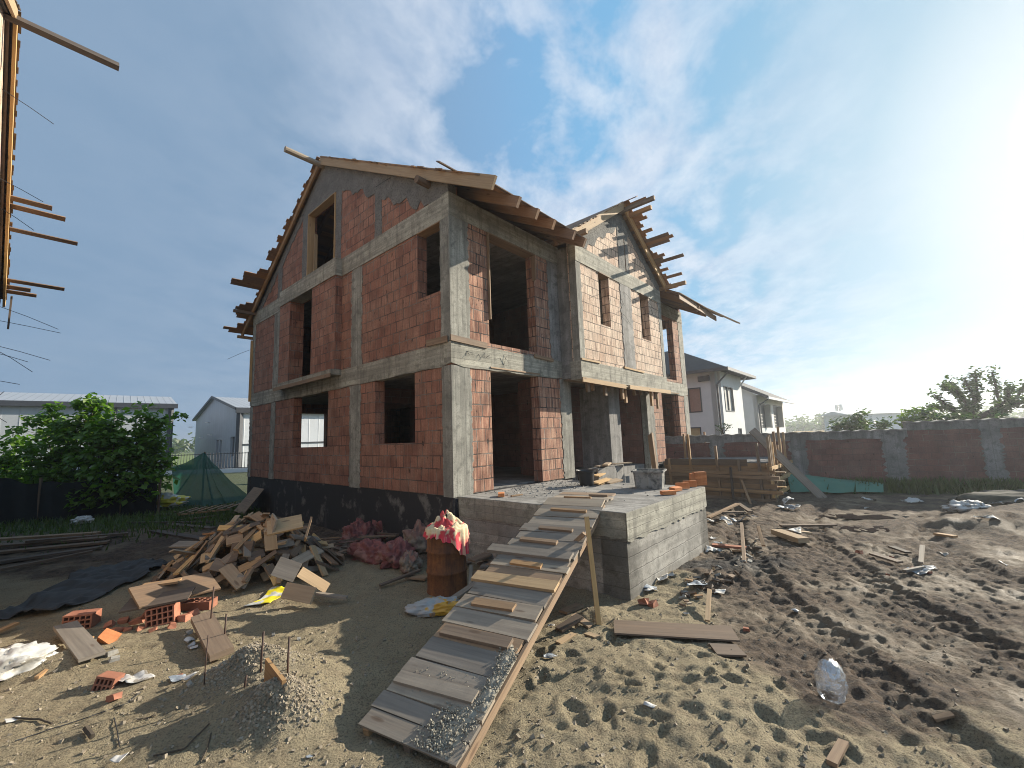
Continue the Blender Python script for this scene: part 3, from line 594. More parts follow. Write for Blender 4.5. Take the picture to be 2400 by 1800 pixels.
# bay frame
fr=FF(BAYY)
cpart([[(BAY0-.01,2.45),(BAY1+.01,2.45),(BAY1+.01,2.92),(BAY0-.01,2.92)]],fr,'bay_slab_edge',M['conc_h'],.02,-.3)
cpart([[(BAY0-.006,5.54),(BAY1+.006,5.54),(BAY1+.006,6.0),(BAY0-.006,6.0)]],fr,'bay_beam',M['conc_h'],.022)
cpart([rag(BAY0-.008,BAY0+.22,2.9,5.56,(0,1))],fr,'bay_column',M['conc_v']); cpart([rag(BAY1-.22,BAY1+.008,2.9,5.56,(1,0))],fr,'bay_column',M['conc_v'])
cpart([rag(6.10,6.80,2.92,5.56,(1,1))],fr,'bay_column',M['conc_rough'],.016)
w=MB()
for a,b in((6.15,6.55),(6.62,6.82)): w.prism([(a,5.98),(b,5.98),(b,bz(b)-.1),(a,bz(a)-.1)],-.2,.014,fr)
part(w,'bay_gable_column',M['rake'])
p=[(BAY0,6.0),(BAY0,bz(BAY0)),(6.41,bz(6.41)),(BAY1,bz(BAY1)),(BAY1,6.0)]; u=8.9
while u>6.9: p.append((u,max(6.02,bz(u)-rag_r.uniform(.3,.42)))); u-=.14
p+=[(6.6,7.1),(6.5,7.1)]; u=6.2
while u>4.0: p.append((u,max(6.02,bz(u)-(.42 if int(u*3.5)%2 else .52)-rag_r.uniform(0,.1)))); u-=.12
cpart([p],fr,'rake_concrete',M['rake'],.012)
# --- plinth
w=MB()
w.wall(.0,11.4,-1.5,0,[],-.3,-.014,LF(0)); w.wall(.0,4.0,-1.5,-.02,[],-.3,-.02,FF(0)); w.wall(4.,8.8,-1.5,-.27,[],-.3,-.02,FF(0)); w.wall(8.8,WL,-1.5,-.02,[],-.3,-.02,FF(0)); w.wall(0,WL,-1.5,-.02,[],-.3,-.02,BF(WD)); w.wall(0.3,WD-.3,-1.5,-.02,[],-.3,-.02,RF(WL)); part(w,'plinth',M['bitumen'])
w=MB(); w.prism([(4.05,-.02),(8.75,-.02),(8.75,1.55),(4.05,1.55)],-.5,-.25,lambda s,t,z: Vector((s,z,t))); part(w,'porch_floor',M['conc_rough'])
# --- timber left in the openings and on the edges
def boards(nm,lst,mat='wood_mid'):
    for p,q,wd,h,up in lst:
        w=MB(); w.bar(p,q,wd,h,up,jit=.004); part(w,nm,M[mat])
boards('window_frame_board',[((.075,4.92,6.05),(.075,4.92,8.2),.22,.03,(0,1,0)),((.075,6.68,6.05),(.075,6.68,8.2),.22,.03,(0,1,0)),((.075,4.9,8.185),(.075,6.7,8.185),.22,.03,(0,0,1)),((.1,6.4,6.05),(.1,6.4,7.5),.1,.03,(0,1,0))],'wood_new')
boards('lintel_board',[((.10,.27,5.555),(.10,1.07,5.555),.24,.03,(0,0,1)),((1.05,.1,5.57),(2.74,.1,5.57),.3,.03,(0,0,1)),((1.05,.1,2.55),(2.74,.1,2.55),.28,.03,(0,0,1)),((WL-2.74,.1,2.55),(WL-1.05,.1,2.55),.28,.03,(0,0,1)),((4.84,BAYY+.1,5.53),(5.42,BAYY+.1,5.53),.3,.03,(0,0,1)),((7.45,BAYY+.1,5.53),(8.1,BAYY+.1,5.53),.3,.03,(0,0,1)),((1.085,-.01,3.6),(1.085,-.01,5.55),.1,.025,(1,0,0)),((2.71,-.01,4.9),(2.71,-.01,5.55),.12,.025,(1,0,0))])
boards('formwork_board',[((-.045,.05,3.02),(-.045,.72,3.04),.025,.13,(0,0,1)),((-.05,-.045,3.03),(.95,-.045,3.0),.025,.12,(0,0,1)),((2.55,-.05,2.98),(3.3,-.05,2.95),.03,.08,(0,0,1)),((-.31,4.42,2.82),(-.31,8.3,2.82),.025,.1,(0,0,1))],'wood_mid')
boards('bay_formwork_board',[((BAY0,BAYY-.035,2.43),(6.0,BAYY-.035,2.39),.03,.12,(0,0,1)),((6.25,BAYY-.035,2.40),(BAY1+.2,BAYY-.035,2.42),.03,.12,(0,0,1)),((BAY0,BAYY-.02,2.95),(4.6,BAYY-.02,2.95),.06,.05,(0,0,1)),((6.0,BAYY-.02,2.96),(7.3,BAYY-.02,2.93),.06,.05,(0,0,1)),((BAY0+.05,BAYY,2.41),(BAY1,BAYY,2.41),.03,.03,(0,0,1))],'wood_new')
w=MB(); w.prism([(BAY0+.03,BAYY+.02),(BAY1-.03,BAYY+.02),(BAY1-.03,-.05),(BAY0+.03,-.05)],2.46,2.49,lambda s,t,z: Vector((s,z,t))); part(w,'bay_soffit_board',M['wood_mid'])
for i,(u,b,l) in enumerate([(4.25,-.42,.3),(4.7,-.3,.22),(5.1,-.45,.35),(5.55,-.3,.2),(6.0,-.5,.42),(6.35,-.42,.5),(7.0,-.4,.25),(7.55,-.35,.2),(8.0,-.5,.55),(8.5,-.42,.3),(8.95,-.3,.6)]):
    w=MB(); w.bar((u,b,2.46),(u+.02,b,2.46-l),.1,.07,(0,1,0),jit=.006); part(w,'prop_stub',M['wood_mid'])
# --- roof
def rafter(u,b0,b1,nm='rafter',wd=.075,h=.215,mat='wood_roof',drop=.025):
    w=MB(); z=lambda b:zroof(b)-drop-h/2*1.12
    w.bar((u,b0,z(b0)),(u,b1,z(b1)),wd,h,(0,0,1),jit=.003); part(w,nm,M[mat])
us=[-.12]+[.1+.655*i for i in range(1,20)]
for i,u in enumerate(us):
    if BAY0-.2<u<BAY1+.2: e=0.6
    else: e=-1.15-rag_r.uniform(-.06,.1)
    if i==0: rafter(u,-1.40,RB,'barge_rafter',.05,.25,'wood_new',-.03)
    else: rafter(u,e,RB)
    rafter(u,WD+.85+rag_r.uniform(-.1,.1),RB,'barge_rafter' if i==0 else 'rafter',.05 if i==0 else .075,.17,'wood_mid' if i==0 else 'wood_roof')
def sheath(poly_rows,nm,mat,ax):               # rows of roof boards, each with its own ragged ends
    w=MB()
    for p,q,wd,up in poly_rows: w.bar(p,q,wd,.024,up,jit=.004)
    part(w,nm,M[mat])
rows=[];nf=Vector((0,-KF,1)).normalized(); nr=Vector((0,KR,1)).normalized()
b=-1.0
while b<RB:
    x0=-.16-max(0,rag_r.uniform(-.25,.10)); x1=WL+.25+rag_r.uniform(0,.5)
    if b<-.0:
        rows.append(((x0,b,zroof(b)),(BAY0-.15,b,zroof(b)),.135,nf)); rows.append(((BAY1+.2,b,zroof(b)),(x1,b,zroof(b)),.135,nf))
    else: rows.append(((x0,b,zroof(b)),(x1,b,zroof(b)),.135,nf))
    b+=.137*math.cos(math.atan(KF))
rows.append(((-.55,-.35,zroof(-.35)+.03),(.8,-.42,zroof(-.42)+.03),.12,nf))
sheath(rows,'roof_boarding','wood_roof',0)
rows=[];b=RB+.08;i=0
while b<WD+.95:
    ext=rag_r.uniform(.02,.10)
    t=(b-RB)/(WD+.95-RB)
    for lo,hi,e in((.30,.36,.18),(.39,.42,.25),(.45,.53,.35),(.57,.61,.45),(.61,.66,.95),(.66,.70,1.25),(.78,.81,.45),(.81,.86,.75),(.86,.90,.55),(.93,.955,.35),(.955,.975,1.15),(.975,1.1,.7)):
        if lo<=t<hi: ext=e*rag_r.uniform(.55,.82)
    rows.append(((-.14-ext,b,zroof(b)),(WL+.3,b,zroof(b)),.135,nr)); b+=.137*math.cos(math.atan(KR)); i+=1
sheath(rows,'roof_boarding','wood_roof',0)
# front eave boards of the far wing running past the corner
rows=[]
for i,(b,e) in enumerate([(-1.2,13.3),(-1.08,13.15),(-.96,13.0),(-.84,12.8)]): rows.append(((BAY1+.2,b,zroof(b)+.03),(e+.6,b-.12,zroof(b)+.01),.14,nf))
sheath(rows,'eave_boarding','wood_roof',0)
w=MB(); w.bar((11.6,-1.22,zroof(-1.2)+.02),(15.35,-1.62,zroof(-1.2)-.06),.15,.05,nf); part(w,'overhanging_board',M['wood_mid'])
w=MB(); w.bar((BAY1+.2,-1.2,zroof(-1.2)-.1),(WL+.7,-1.2,zroof(-1.2)-.12),.04,.2,(0,0,1)); part(w,'fascia_board',M['wood_roof'])
# purlins
w=MB(); w.tube([(-1.12,RB,9.36),(2,RB,9.38)],.085,10); part(w,'ridge_purlin',M['wood_old'])
w=MB(); w.tube([(-.34,.62,6.50),(2,.62,6.52)],.085,10); part(w,'purlin',M['wood_dark'])
w=MB(); w.bar((-.75,11.15,5.98),(2,11.15,6.0),.12,.1); part(w,'wall_plate',M['wood_dark'])
w=MB(); w.bar((-.3,12.2,5.28),(.3,12.2,5.28),.1,.1); part(w,'eave_batten',M['wood_mid'])
# bay gable roof
BR=8.18; zb=lambda u: BR-.66*abs(u-6.41)
for sgn in(-1,1):
    w=MB(); nm='bay_barge_rafter'
    w.bar((6.41+sgn*3.0,-.77,zb(6.41+3.0)-.10),(6.41,-.77,BR-.10),.05,.24,(0,0,1)); part(w,nm,M['wood_new'])
    for b in(-.2,.45,1.1):
        w=MB(); w.bar((6.41+sgn*3.0,b,zb(9.41)-.12),(6.41,b,BR-.12),.07,.16,(0,0,1)); part(w,'bay_rafter',M['wood_roof'])
rows=[]
nl=Vector((-.66,0,1)).normalized(); nrr=Vector((.66,0,1)).normalized(); k=0
ends=[.15,.65,.10,.10,.15,.32,.42,.15,.2,.08,.4,.15,.1,.8,.9,.75,.05,.08,.2,.4,.3,.95,.15,.05,.3,.05]
uu=6.46
while uu<9.5:
    e=ends[k%len(ends)]; vb=(zb(uu)-RZ)/KF+RB+.3
    rows.append(((uu,-.80-e,zb(uu)+.012),(uu,max(vb,-.2),zb(uu)+.012),.115,nrr)); uu+=.117*.835; k+=1
sheath(rows,'bay_roof_boarding','wood_roof',0)
rows=[];uu=6.36
while uu>3.35:
    e=rag_r.uniform(-.03,.06)+(.45 if uu>6.28 else 0); vb=(zb(uu)-RZ)/KF+RB+.3
    rows.append(((uu,-.80-e,zb(uu)+.012),(uu,max(vb,-.2),zb(uu)+.012),.13,nl)); uu-=.132*.835
sheath(rows,'bay_roof_boarding','wood_roof',0)
for u,b,z,e in((6.41,-1.75,7.92,0),(6.75,-1.5,7.86,0),(9.25,-1.5,6.12,0),(3.62,-1.05,6.15,0)):
    w=MB(); w.bar((u,b,z),(u,.3,z),.1,.12); part(w,'bay_purlin',M['wood_mid'])
# rods, wires and nails sticking out
w=MB()
for p,q in [((-.0,11.3,4.7),(-.75,11.6,4.25)),((-.0,2.0,7.35),(-.10,2.6,7.30)),((-.01,7.6,8.4),(-.06,6.9,8.3)),((-.01,3.8,8.7),(-.08,4.7,8.75))]: w.tube([p,((Vector(p)+Vector(q))/2+Vector((0,0,.02))),q],.006,5)
for k in range(16):
    u=rag_r.uniform(BAY0+.3,BAY1-.3); z=rag_r.uniform(3.0,5.4); a=rag_r.uniform(-1,1)*.7; w.tube([(u,BAYY-.02,z),(u+a*.3,BAYY-.06,z-.08),(u+a,BAYY-.03,z-.35*rag_r.random())],.0035,4)
for k in range(8):
    u=rag_r.uniform(.1,1.5); w.tube([(u,-.02,2.6+rag_r.random()*.3),(u+rag_r.uniform(-.2,.2),-.08,2.65+rag_r.random()*.2)],.004,4)
part(w,'tie_wire',M['wire'])
w=MB()
for a,z in((11.45,0),): w.bar((-.06,11.32,2.7),(-.06,11.32,5.0),.08,.04,(0,1,0))
part(w,'side_board',M['wood_new'])
# ---------------------------------------------------------------- neighbouring shell at the left edge
NA=-6.22; nb=thing('neighbouring_house','sunlit end of a second block house shell at the left picture edge','house',H(NA,-.2),HROT)
part2=lambda mb,n,m,**k: mb.obj(n,m,nb,**k)
w=MB(); w.wall(0,11.3,-1.5,6.0,[],-.25,0,RF(0)); w.prism([(0,6.0),(11.3,6.0),(11.3,tr(11.3)),(5.7,tr(5.7)),(0,tr(0))],-.25,0,RF(0)); part2(w,'gable_wall',M['brick_lit'])
w=MB(); w.wall(-12,0,-1.5,6.0,[],0,.25,BF(11.05)); part2(w,'rear_wall',M['brick_lit'])
w=MB(); w.wall(-12,-.26,-1.5,6.0,[(-3.5,-1.8,0,2.5),(-3.5,-1.8,3.1,5.5),(-8,-6,.9,2.4)],-.25,0,FF(.26)); part2(w,'front_wall',M['brick_front'])
w=MB(); w.wall(0,11.32,2.5,2.95,[],-.1,.015,RF(0)); w.wall(0,11.32,5.56,6.05,[],-.1,.015,RF(0)); part2(w,'ring_beam',M['conc_h'])
for u,mt,h in((.13,'wood_new',.2),(.035,'wood_dark',.17),(-.6,'wood_roof',.17)):
    w=MB(); z=lambda b: zroof(b)-.03-h*.55
    w.bar((u,RB,z(RB)),(u,12.35,z(12.35)),.05,h,(0,0,1)); part2(w,'barge_rafter' if u>.1 else 'rafter',M[mt])
    w=MB(); w.bar((u,-1.2,z(-1.2)),(u,RB,z(RB)),.05,h,(0,0,1)); part2(w,'barge_rafter' if u>.1 else 'rafter',M[mt])
rows=[];b=RB+.08
spec={7:.75}
while b<WD+.95:
    t=(b-RB)/(WD+.95-RB); ext=rag_r.uniform(0,.05)
    rows.append(((.16+ext,b,zroof(b)),(-6,b,zroof(b)),.135,nr)); b+=.137*math.cos(math.atan(KR))
b=-1.1
while b<RB: rows.append(((.16+rag_r.uniform(0,.03),b,zroof(b)),(-6,b,zroof(b)),.135,nf)); b+=.137*math.cos(math.atan(KF))
w=MB()
for p,q,wd,up in rows: w.bar(p,q,wd,.024,up)
part2(w,'roof_boarding',M['wood_dark'])  # darker wood colour stands in for shade under the verge
def stub(b,dz,L,wd,h,mt,nm,x0=-.4,dv=0):
    w=MB(); z=zroof(b)+dz; w.bar((x0,b,z),(L,b+dv,z),wd,h,nr); part2(w,nm,M[mt])
stub(5.55,-.26,1.6,.11,.17,'wood_dark','ridge_purlin')
stub(9.35,-.05,.85,.14,.03,'wood_roof','overhanging_board'); stub(9.55,-.05,1.1,.14,.03,'wood_roof','overhanging_board'); stub(10.15,-.05,1.38,.12,.03,'wood_roof','overhanging_board'); stub(11.65,-.04,1.25,.12,.03,'wood_roof','overhanging_board'); stub(11.85,-.05,.6,.14,.03,'wood_roof','overhanging_board'); stub(12.0,-.05,.72,.12,.03,'wood_roof','overhanging_board')
w=MB(); w.bar((.26,12.05,5.5),(.26,12.05,4.55),.06,.04,(1,0,0)); part2(w,'hanging_batten',M['wood_dark'])
w=MB()
for b,z,L,dz in((6.8,8.5,.75,-.3),(8.2,7.2,.7,-.25),(8.6,6.7,.6,-.35),(11.2,5.0,1.2,-.45),(11.2,4.6,1.25,-.15),(10.9,3.9,1.1,-.3),(10.9,3.85,.8,-.6),(10.8,3.7,.7,-.2),(10.9,3.0,.6,-.1),(10.9,2.2,.35,.5),(10.9,2.25,.45,-.35)):
    w=MB(); w.tube([(0,b,z),(L*.5,b+.05,z+dz*.45),(L,b+.1,z+dz)],.007,5); part2(w,'protruding_rod',M['wire'])
# ---------------------------------------------------------------- helpers for loose things
def frame(p,q,roll=0.0):
    p=Vector(p);q=Vector(q);x=(q-p).normalized();up=Vector((0,0,1)) if abs(x.z)<.97 else Vector((0,1,0))
    y=up.cross(x).normalized();z=x.cross(y); m=Matrix((x,y,z)).transposed().to_4x4() @ Matrix.Rotation(roll,4,'X'); m.translation=(p+q)/2; return m,(q-p).length
def plank(p,q,w,h,mat,name,label,cat,group=None,roll=0.0,jit=.004,var=None):
    m,L=frame(p,q,roll); mb=MB(); mb.box((L,w,h),None,var if var is not None else random.random(),jit)
    o=mb.obj(name,M[mat]); o.matrix_world=m; return tag(o,label,cat,group)
def hl(px,py,z=0.0):                       # photo pixel -> house metres on the plane z (over the ground floor)
    p=pix(px,py,FLOOR+z)-HC; return p.dot(HU),p.dot(HV)
def crumple(name,label,cat,loc,size,mat,seed=0,rz=0.0,amp=.28,flat=.5,group=None,nu=56,nv=32,freq=2.2):
    mb=MB(); sx,sy,szz=size; off=Vector((seed*7.3,seed*3.1,seed*1.7))
    def fn(u,v):
        a=u*2*PI; b=(v-.5)*PI; d=Vector((math.cos(a)*math.cos(b),math.sin(a)*math.cos(b),math.sin(b)))
        q=d*freq+off; q=q+Vector((mnoise.noise(q*1.3),mnoise.noise(q*1.3+Vector((4,0,0))),mnoise.noise(q*1.3+Vector((0,4,0)))))*.6; rg=lambda k: (1-abs(mnoise.noise(q*k))*2.2)
        n=mnoise.noise(q)*.7+rg(1.7)*.22+rg(3.6)*.13+rg(7.5)*.06
        r=1+amp*n*1.6
        z=d.z*r
        if z<-flat: z=-flat+.12*(z+flat)
        return (d.x*r*sx/2,d.y*r*sy/2,(z+flat)*szz/(1+flat))
    mb.grid(fn,nu,nv); o=mb.obj(name,M[mat],smooth=True); o.location=loc; o.rotation_euler=(0,0,rz); return tag(o,label,cat,group)
def rag_sheet(name,label,cat,corners,mat,amp=.05,seed=0,nu=40,nv=24,lift=.012,ragged=.06,group=None,thick=.004):
    A,B,C_,D=[Vector(c) for c in corners]; mb=MB(); off=Vector((seed*5.1,seed*2.3,0))
    cen=(A+B+C_+D)/4
    def fn(u,v):
        p=(A*(1-u)+B*u)*(1-v)+(D*(1-u)+C_*u)*v
        e=min(u,1-u,v,1-v); k=ragged*max(0,1-e*5)
        p=p+Vector((mnoise.noise(p*2.3+off),mnoise.noise(p*2.3+off+Vector((9,0,0))),0))*k*3
        q=Vector((p.x,p.y,0))
        h=abs(mnoise.noise(q*1.7+off))*amp*2+abs(mnoise.noise(q*5+off))*amp
        return Vector((p.x,p.y,gz(p.x,p.y)+lift+h))-cen
    mb.grid(fn,nu,nv); o=mb.obj(name,M[mat],smooth=True); o.location=cen
    s=o.modifiers.new('t','SOLIDIFY'); s.thickness=thick; return tag(o,label,cat,group)
# ---------------------------------------------------------------- near terrace
ter=thing('concrete_terrace','raised concrete terrace block with board marks that carries the mortar tub','terrace',HC,HROT)
T0,T1,TY0,TY1=.09,3.33,-3.43,-.04
mb=MB(); tp=lambda s,t,z: Vector((s,z,t))
mb.wall(T0,T1,-1.6,-.05,[],-.4,0,FF(TY0)); mb.wall(TY0,TY1,-1.6,-.05,[],-.4,0,LF(T0)); mb.wall(TY0,TY1,-1.6,-.05,[],-.4,0,RF(T1)); mb.obj('terrace_base',M['conc_terrace'],ter)
mb=MB(); mb.prism([(T0,TY0),(T1,TY0),(T1,TY1),(T0,TY1)],-.3,-.006,tp); mb.obj('terrace_slab',M['conc_rough'],ter)
mb=MB(); mb.prism(rag(T0-.012,T1+.012,-.40,-.012,(0,0),(1,0),.022,.11),0,.018,FF(TY0)); mb.prism(rag(TY0-.018,TY1,-.36,-.012,(0,0),(1,0),.02,.11),0,.012,LF(T0)); mb.obj('slab_edge',M['conc_h'],ter)
mb=MB()
for i in range(420):
    u=random.uniform(T0+.5,T1-.1);b=random.uniform(-1.4,TY1-.05) if random.random()<.75 else random.uniform(TY0+.3,TY1); r=random.choice([.004,.006,.008,.011,.016])
    mb.box((r*2,r*1.6,r),T((u,b,r*.3-.006),(random.random(),random.random(),random.random()*6)),jit=r*.4)
o=mb.obj('mortar_crumb',M['mortar'],ter); o['kind']='stuff'
blk=thing('low_concrete_wall','rough low concrete wall piece between terrace and porch column','wall',H(4.2,-.95,-.45),HROT)
mb=MB(); mb.wall(-.55,.75,0,.70,[],-.28,0,FF(0)); mb.obj('wall_body',M['conc_rough'],blk)
# ---------------------------------------------------------------- far terrace in its formwork
fw=thing('terrace_formwork','second terrace still boxed in timber formwork boards beside the boundary wall','formwork',HC,HROT)
A0,A1,B0,B1=9.62,12.85,-3.25,-.06; Zt=.08
mb=MB(); mb.prism([(A0,B0),(A1,B0),(A1,B1),(A0,B1)],-1.5,Zt-.05,tp); mb.obj('concrete_core',M['conc_rough'],fw)
mb=MB()
for i in range(8): z=-1.16+i*.155; mb.bar((A0-.03,B0-.15+random.uniform(-.12,.05),z),(A0-.03,B1+.0+random.uniform(-.1,.0),z),.028,.15,jit=.004)
mb.obj('side_panel',M['wood_mid'],fw)
mb=MB()
for i in range(8): z=-1.16+i*.155; mb.bar((A0-.1+random.uniform(-.1,.1),B0-.03,z),(A1+random.uniform(-.1,.3),B0-.03,z),.028,.15,jit=.004)
mb.obj('front_panel',M['wood_mid'],fw)
mb=MB(); mb.bar((A0-.06,B0+.5,.02),(A0-.06,1.2-1.35,.02),.03,.2,jit=.004); mb.bar((A0-.06,B1-.2,Zt-.04),(A0-.06,B0+2.2,Zt-.04),.03,.12); mb.obj('top_board',M['wood_dark'],fw)
def fpart(nm,p,q,wd,h,m='wood_mid',up=(0,0,1)):
    mb=MB(); mb.bar(p,q,wd,h,up,jit=.006); mb.obj(nm,M[m],fw)
for b,z0,z1 in((-.35,-1.15,.12),(-1.05,-1.2,.95),(-1.9,-1.2,.55),(-2.55,-1.2,.1),(-3.1,-1.2,.62)): fpart('stake',(A0-.085,b,z0),(A0-.085,b+.03,z1),.08,.07,'wood_mid',(0,1,0))
for z,e in((-.30,.1),(-.42,.35),(-.85,.4),(-1.1,.25)): fpart('wale',(A0-.15,B0-e,z),(A0-.15,B1-.3,z+.02),.06,.10)
fpart('stake',(A0-.22,-2.3,-1.2),(A0-.2,-2.3,-.12),.1,.05,'wood_dark'); fpart('prop_batten',(A0-.75,-2.9,-1.15),(A0-.12,-2.55,-.5),.06,.05)
for a,z0,z1 in((9.75,-1.2,.8),(9.95,-1.2,.85),(10.05,-1.2,.75),(10.25,-1.2,.62),(10.7,-1.2,.95),(11.1,-1.2,.5),(11.5,-1.2,1.1),(11.6,-1.2,.7),(12.3,-1.2,.9)): fpart('front_stake',(a,B0-.09,z0),(a+.03,B0-.09,z1),.05,.07,'wood_new' if a<10.3 or a>11.4 else 'wood_mid',(0,1,0))
for z in(-.95,-.55,-.15): fpart('front_wale',(A0-.2,B0-.16,z),(A1+.55+random.uniform(-.2,.4),B0-.16,z),.07,.1,'wood_new')
for a,b,z1 in((12.6,-.6,1.0),(12.7,-1.6,.85),(12.0,-.3,.75),(11.3,-.25,.95)): fpart('rear_stake',(a,b,-.2),(a,b,z1),.08,.06,'wood_mid')
fpart('rear_board',(12.2,-.35,.05),(12.2,-.36,.8),.3,.03,'wood_mid',(1,0,0))
for a,z in((A0-.1,-.5),(A0+.25,-.28),(A0+.1,-.7)): fpart('board_end',(a,B0-.45,z),(a+.02,B0-.02,z),.12,.03,'wood_new')
o=plank(H(10.6,-2.75,1.02),H(11.0,-4.45,-1.18),.24,.05,'wood_old','brace_plank','grey weathered plank leaning diagonally against the timber formwork','plank',roll=1.15)
# ---------------------------------------------------------------- things on the terrace
def bucket(px,py,zf,label,r=.185,h=.31,loc=None):
    p=loc or pix(px,py,FLOOR+zf); e=thing('mortar_bucket',label,'bucket',p,group=None)
    mb=MB(); mb.lathe([(0,0),(r*.74,0),(r*.78,.02),(r*.95,h-.03),(r*1.09,h-.025),(r*1.1,h),(r*.98,h),(r*.93,h-.03),(r*.73,.05),(0,.05)],30); mb.obj('bucket_body',M['black_plastic'],e,auto=35,smooth=True)
    for s in(-1,1): mb=MB(); mb.box((.05,.035,.05),T((s*r*1.08,0,h-.06))); mb.obj('handle_lug',M['black_plastic'],e)
    mb=MB(); mb.lathe([(0,h*.55),(r*.83,h*.55),(r*.6,h*.6),(0,h*.63)],20); mb.obj('mortar_fill',M['mortar'],e); return e
bucket(1375,1137,0,'black mortar bucket standing in the sun on the terrace')
bucket(0,0,0,'black mortar bucket in the shade behind the porch corner column',.22,.36,H(4.75,.15,-.25))
ncx,ncy=hl(1554.7,1147); lx,ly=hl(1509,1146); rx,ry=hl(1576,1139)
NC=H(ncx,ncy,0); LC=H(lx,ly,0); e1=(LC-NC); L1=max(.55,min(.75,e1.length)); e1.normalize(); e2=Vector((0,0,1)).cross(e1); e2=e2 if (H(rx,ry,0)-NC).dot(e2)>0 else -e2; L2=.46
tub=thing('mortar_tub','large grey mortar splashed plastic tub near the terrace edge','tub',NC+e1*L1/2+e2*L2/2,math.atan2(e1.y,e1.x))
mb=MB(); hh=.34
def ring(sx,sy,z,n=5,rr=.05):
    o=[]
    for cx,cy,a0 in((1,1,0),(-1,1,90),(-1,-1,180),(1,-1,270)):
        for i in range(n): a=R(a0+90*i/(n-1)); o.append(Vector((cx*(sx/2-rr)+rr*math.cos(a),cy*(sy/2-rr)+rr*math.sin(a),z)))
    return o
rings=[ring(L1*.9,L2*.88,0),ring(L1*.98,L2*.97,hh-.03),ring(L1*1.1,L2*1.16,hh-.03),ring(L1*1.1,L2*1.16,hh),ring(L1*.99,L2*.99,hh),ring(L1*.88,L2*.86,.03)]
for a,b in zip(rings[:-1],rings[1:]):
    for i in range(20): j=(i+1)%20; mb.face([a[i],a[j],b[j],b[i]],[(i*.05,a[i].z),(j*.05,a[i].z),(j*.05,b[i].z),(i*.05,b[i].z)])
mb.face(rings[0][::-1],[(0,0)]*20); mb.face(rings[-1],[(0,0)]*20)
mb.obj('tub_body',M['tub'],tub,auto=40)
for s in(-1,1):
    mb=MB(); mb.box((.03,.02,hh-.05),T((s*.02,-s*L2*.475,hh/2))); mb.obj('tub_rib',M['tub'],tub)
mb=MB(); mb.prism([(p.x*.96,p.y*.96) for p in ring(L1*.95,L2*.94,0)],hh*.55,hh*.6,lambda s,t,z: Vector((s,z,t))); mb.obj('mortar_fill',M['mortar'],tub)
def brick(loc,rot,label,group=None,size=(.24,.115,.063),mat='orange_brick'):
    mb=MB(); mb.box(size,None,.5,.002); o=mb.obj('solid_brick',M[mat]); o.location=loc; o.rotation_euler=rot; b=o.modifiers.new('b','BEVEL'); b.width=.004; b.segments=2
    return tag(o,label,'brick',group)
def at(px,py,dz=0): a,b=hl(px,py); return H(a,b,dz)
gb='solid bricks lying on the terrace'
brick(at(1175,1163,.032),(0,0,HROT+.75),'single orange brick lying near the corner column on the terrace',gb)
bs=at(1641,1137)
for i in range(4): brick(bs+Vector((0,0,.032+i*.064)),(0,0,HROT+.05*i-.9),['lowest','second lowest','third','topmost'][i]+' orange brick of the small stack on the terrace corner',gb)
brick(at(1617,1141,.06),(R(90),0,HROT-.95),'orange brick on its long edge next to the brick stack',gb); brick(at(1625,1138,.12),(R(78),R(90),HROT-.95),'orange brick standing upright against the brick stack',gb)
brick(at(1600,1146,.06),(R(84),0,HROT-.9),'orange brick leaning between the stack and the flat bricks',gb)
brick(at(1566,1159,.032),(0,0,HROT-.75),'flat orange brick nearest to the terrace front edge',gb); brick(at(1584,1151,.04),(0.12,0,HROT-.2),'chipped orange brick touching the flat brick by the tub',gb)
o=plank(at(1198,1164,.012),at(1224,1160,.012),.05,.02,'wood_mid','wood_offcut','tiny wood strip on the terrace beside the single brick','offcut')
gl='loose boards beside the terrace bucket'
for px,py,qx,qy,wd,dz,lb in((1398,1136,1432,1128,.22,.03,'short pale board lying flat right of the sunny bucket'),(1395,1128,1430,1112,.2,.12,'short pale board propped on another board by the bucket'),(1422,1134,1452,1128,.18,.02,'pale board end reaching towards the low concrete wall'),(1398,1140,1425,1132,.1,.06,'narrow orange tinted batten under the propped board')):
    a=at(px,py,dz); b=at(qx,qy,dz+.02); plank(a,b,wd,.03,'wood_new','loose_board',lb,'board',gl,roll=.15)
for i,(a,b,z,l,yy) in enumerate([(3.75,-.85,.29,.9,.1),(3.9,-1.0,.32,.8,.4),(4.5,-.9,.30,.6,-.3)]):
    p=H(a,b,z); d=HU*math.cos(yy)+HV*math.sin(yy); plank(p,p+d*l,.13,.03,'wood_new','loose_board',['long pale board on the low concrete wall','second pale board crossing on the low concrete wall','short pale board end on the low concrete wall'][i],'board','boards on the low concrete wall')
plank(H(6.6,-1.0,1.0),H(5.6,-1.5,.0),.18,.06,'wood_mid','leaning_plank','stout brown plank leaning behind the mortar tub','plank',roll=.9)
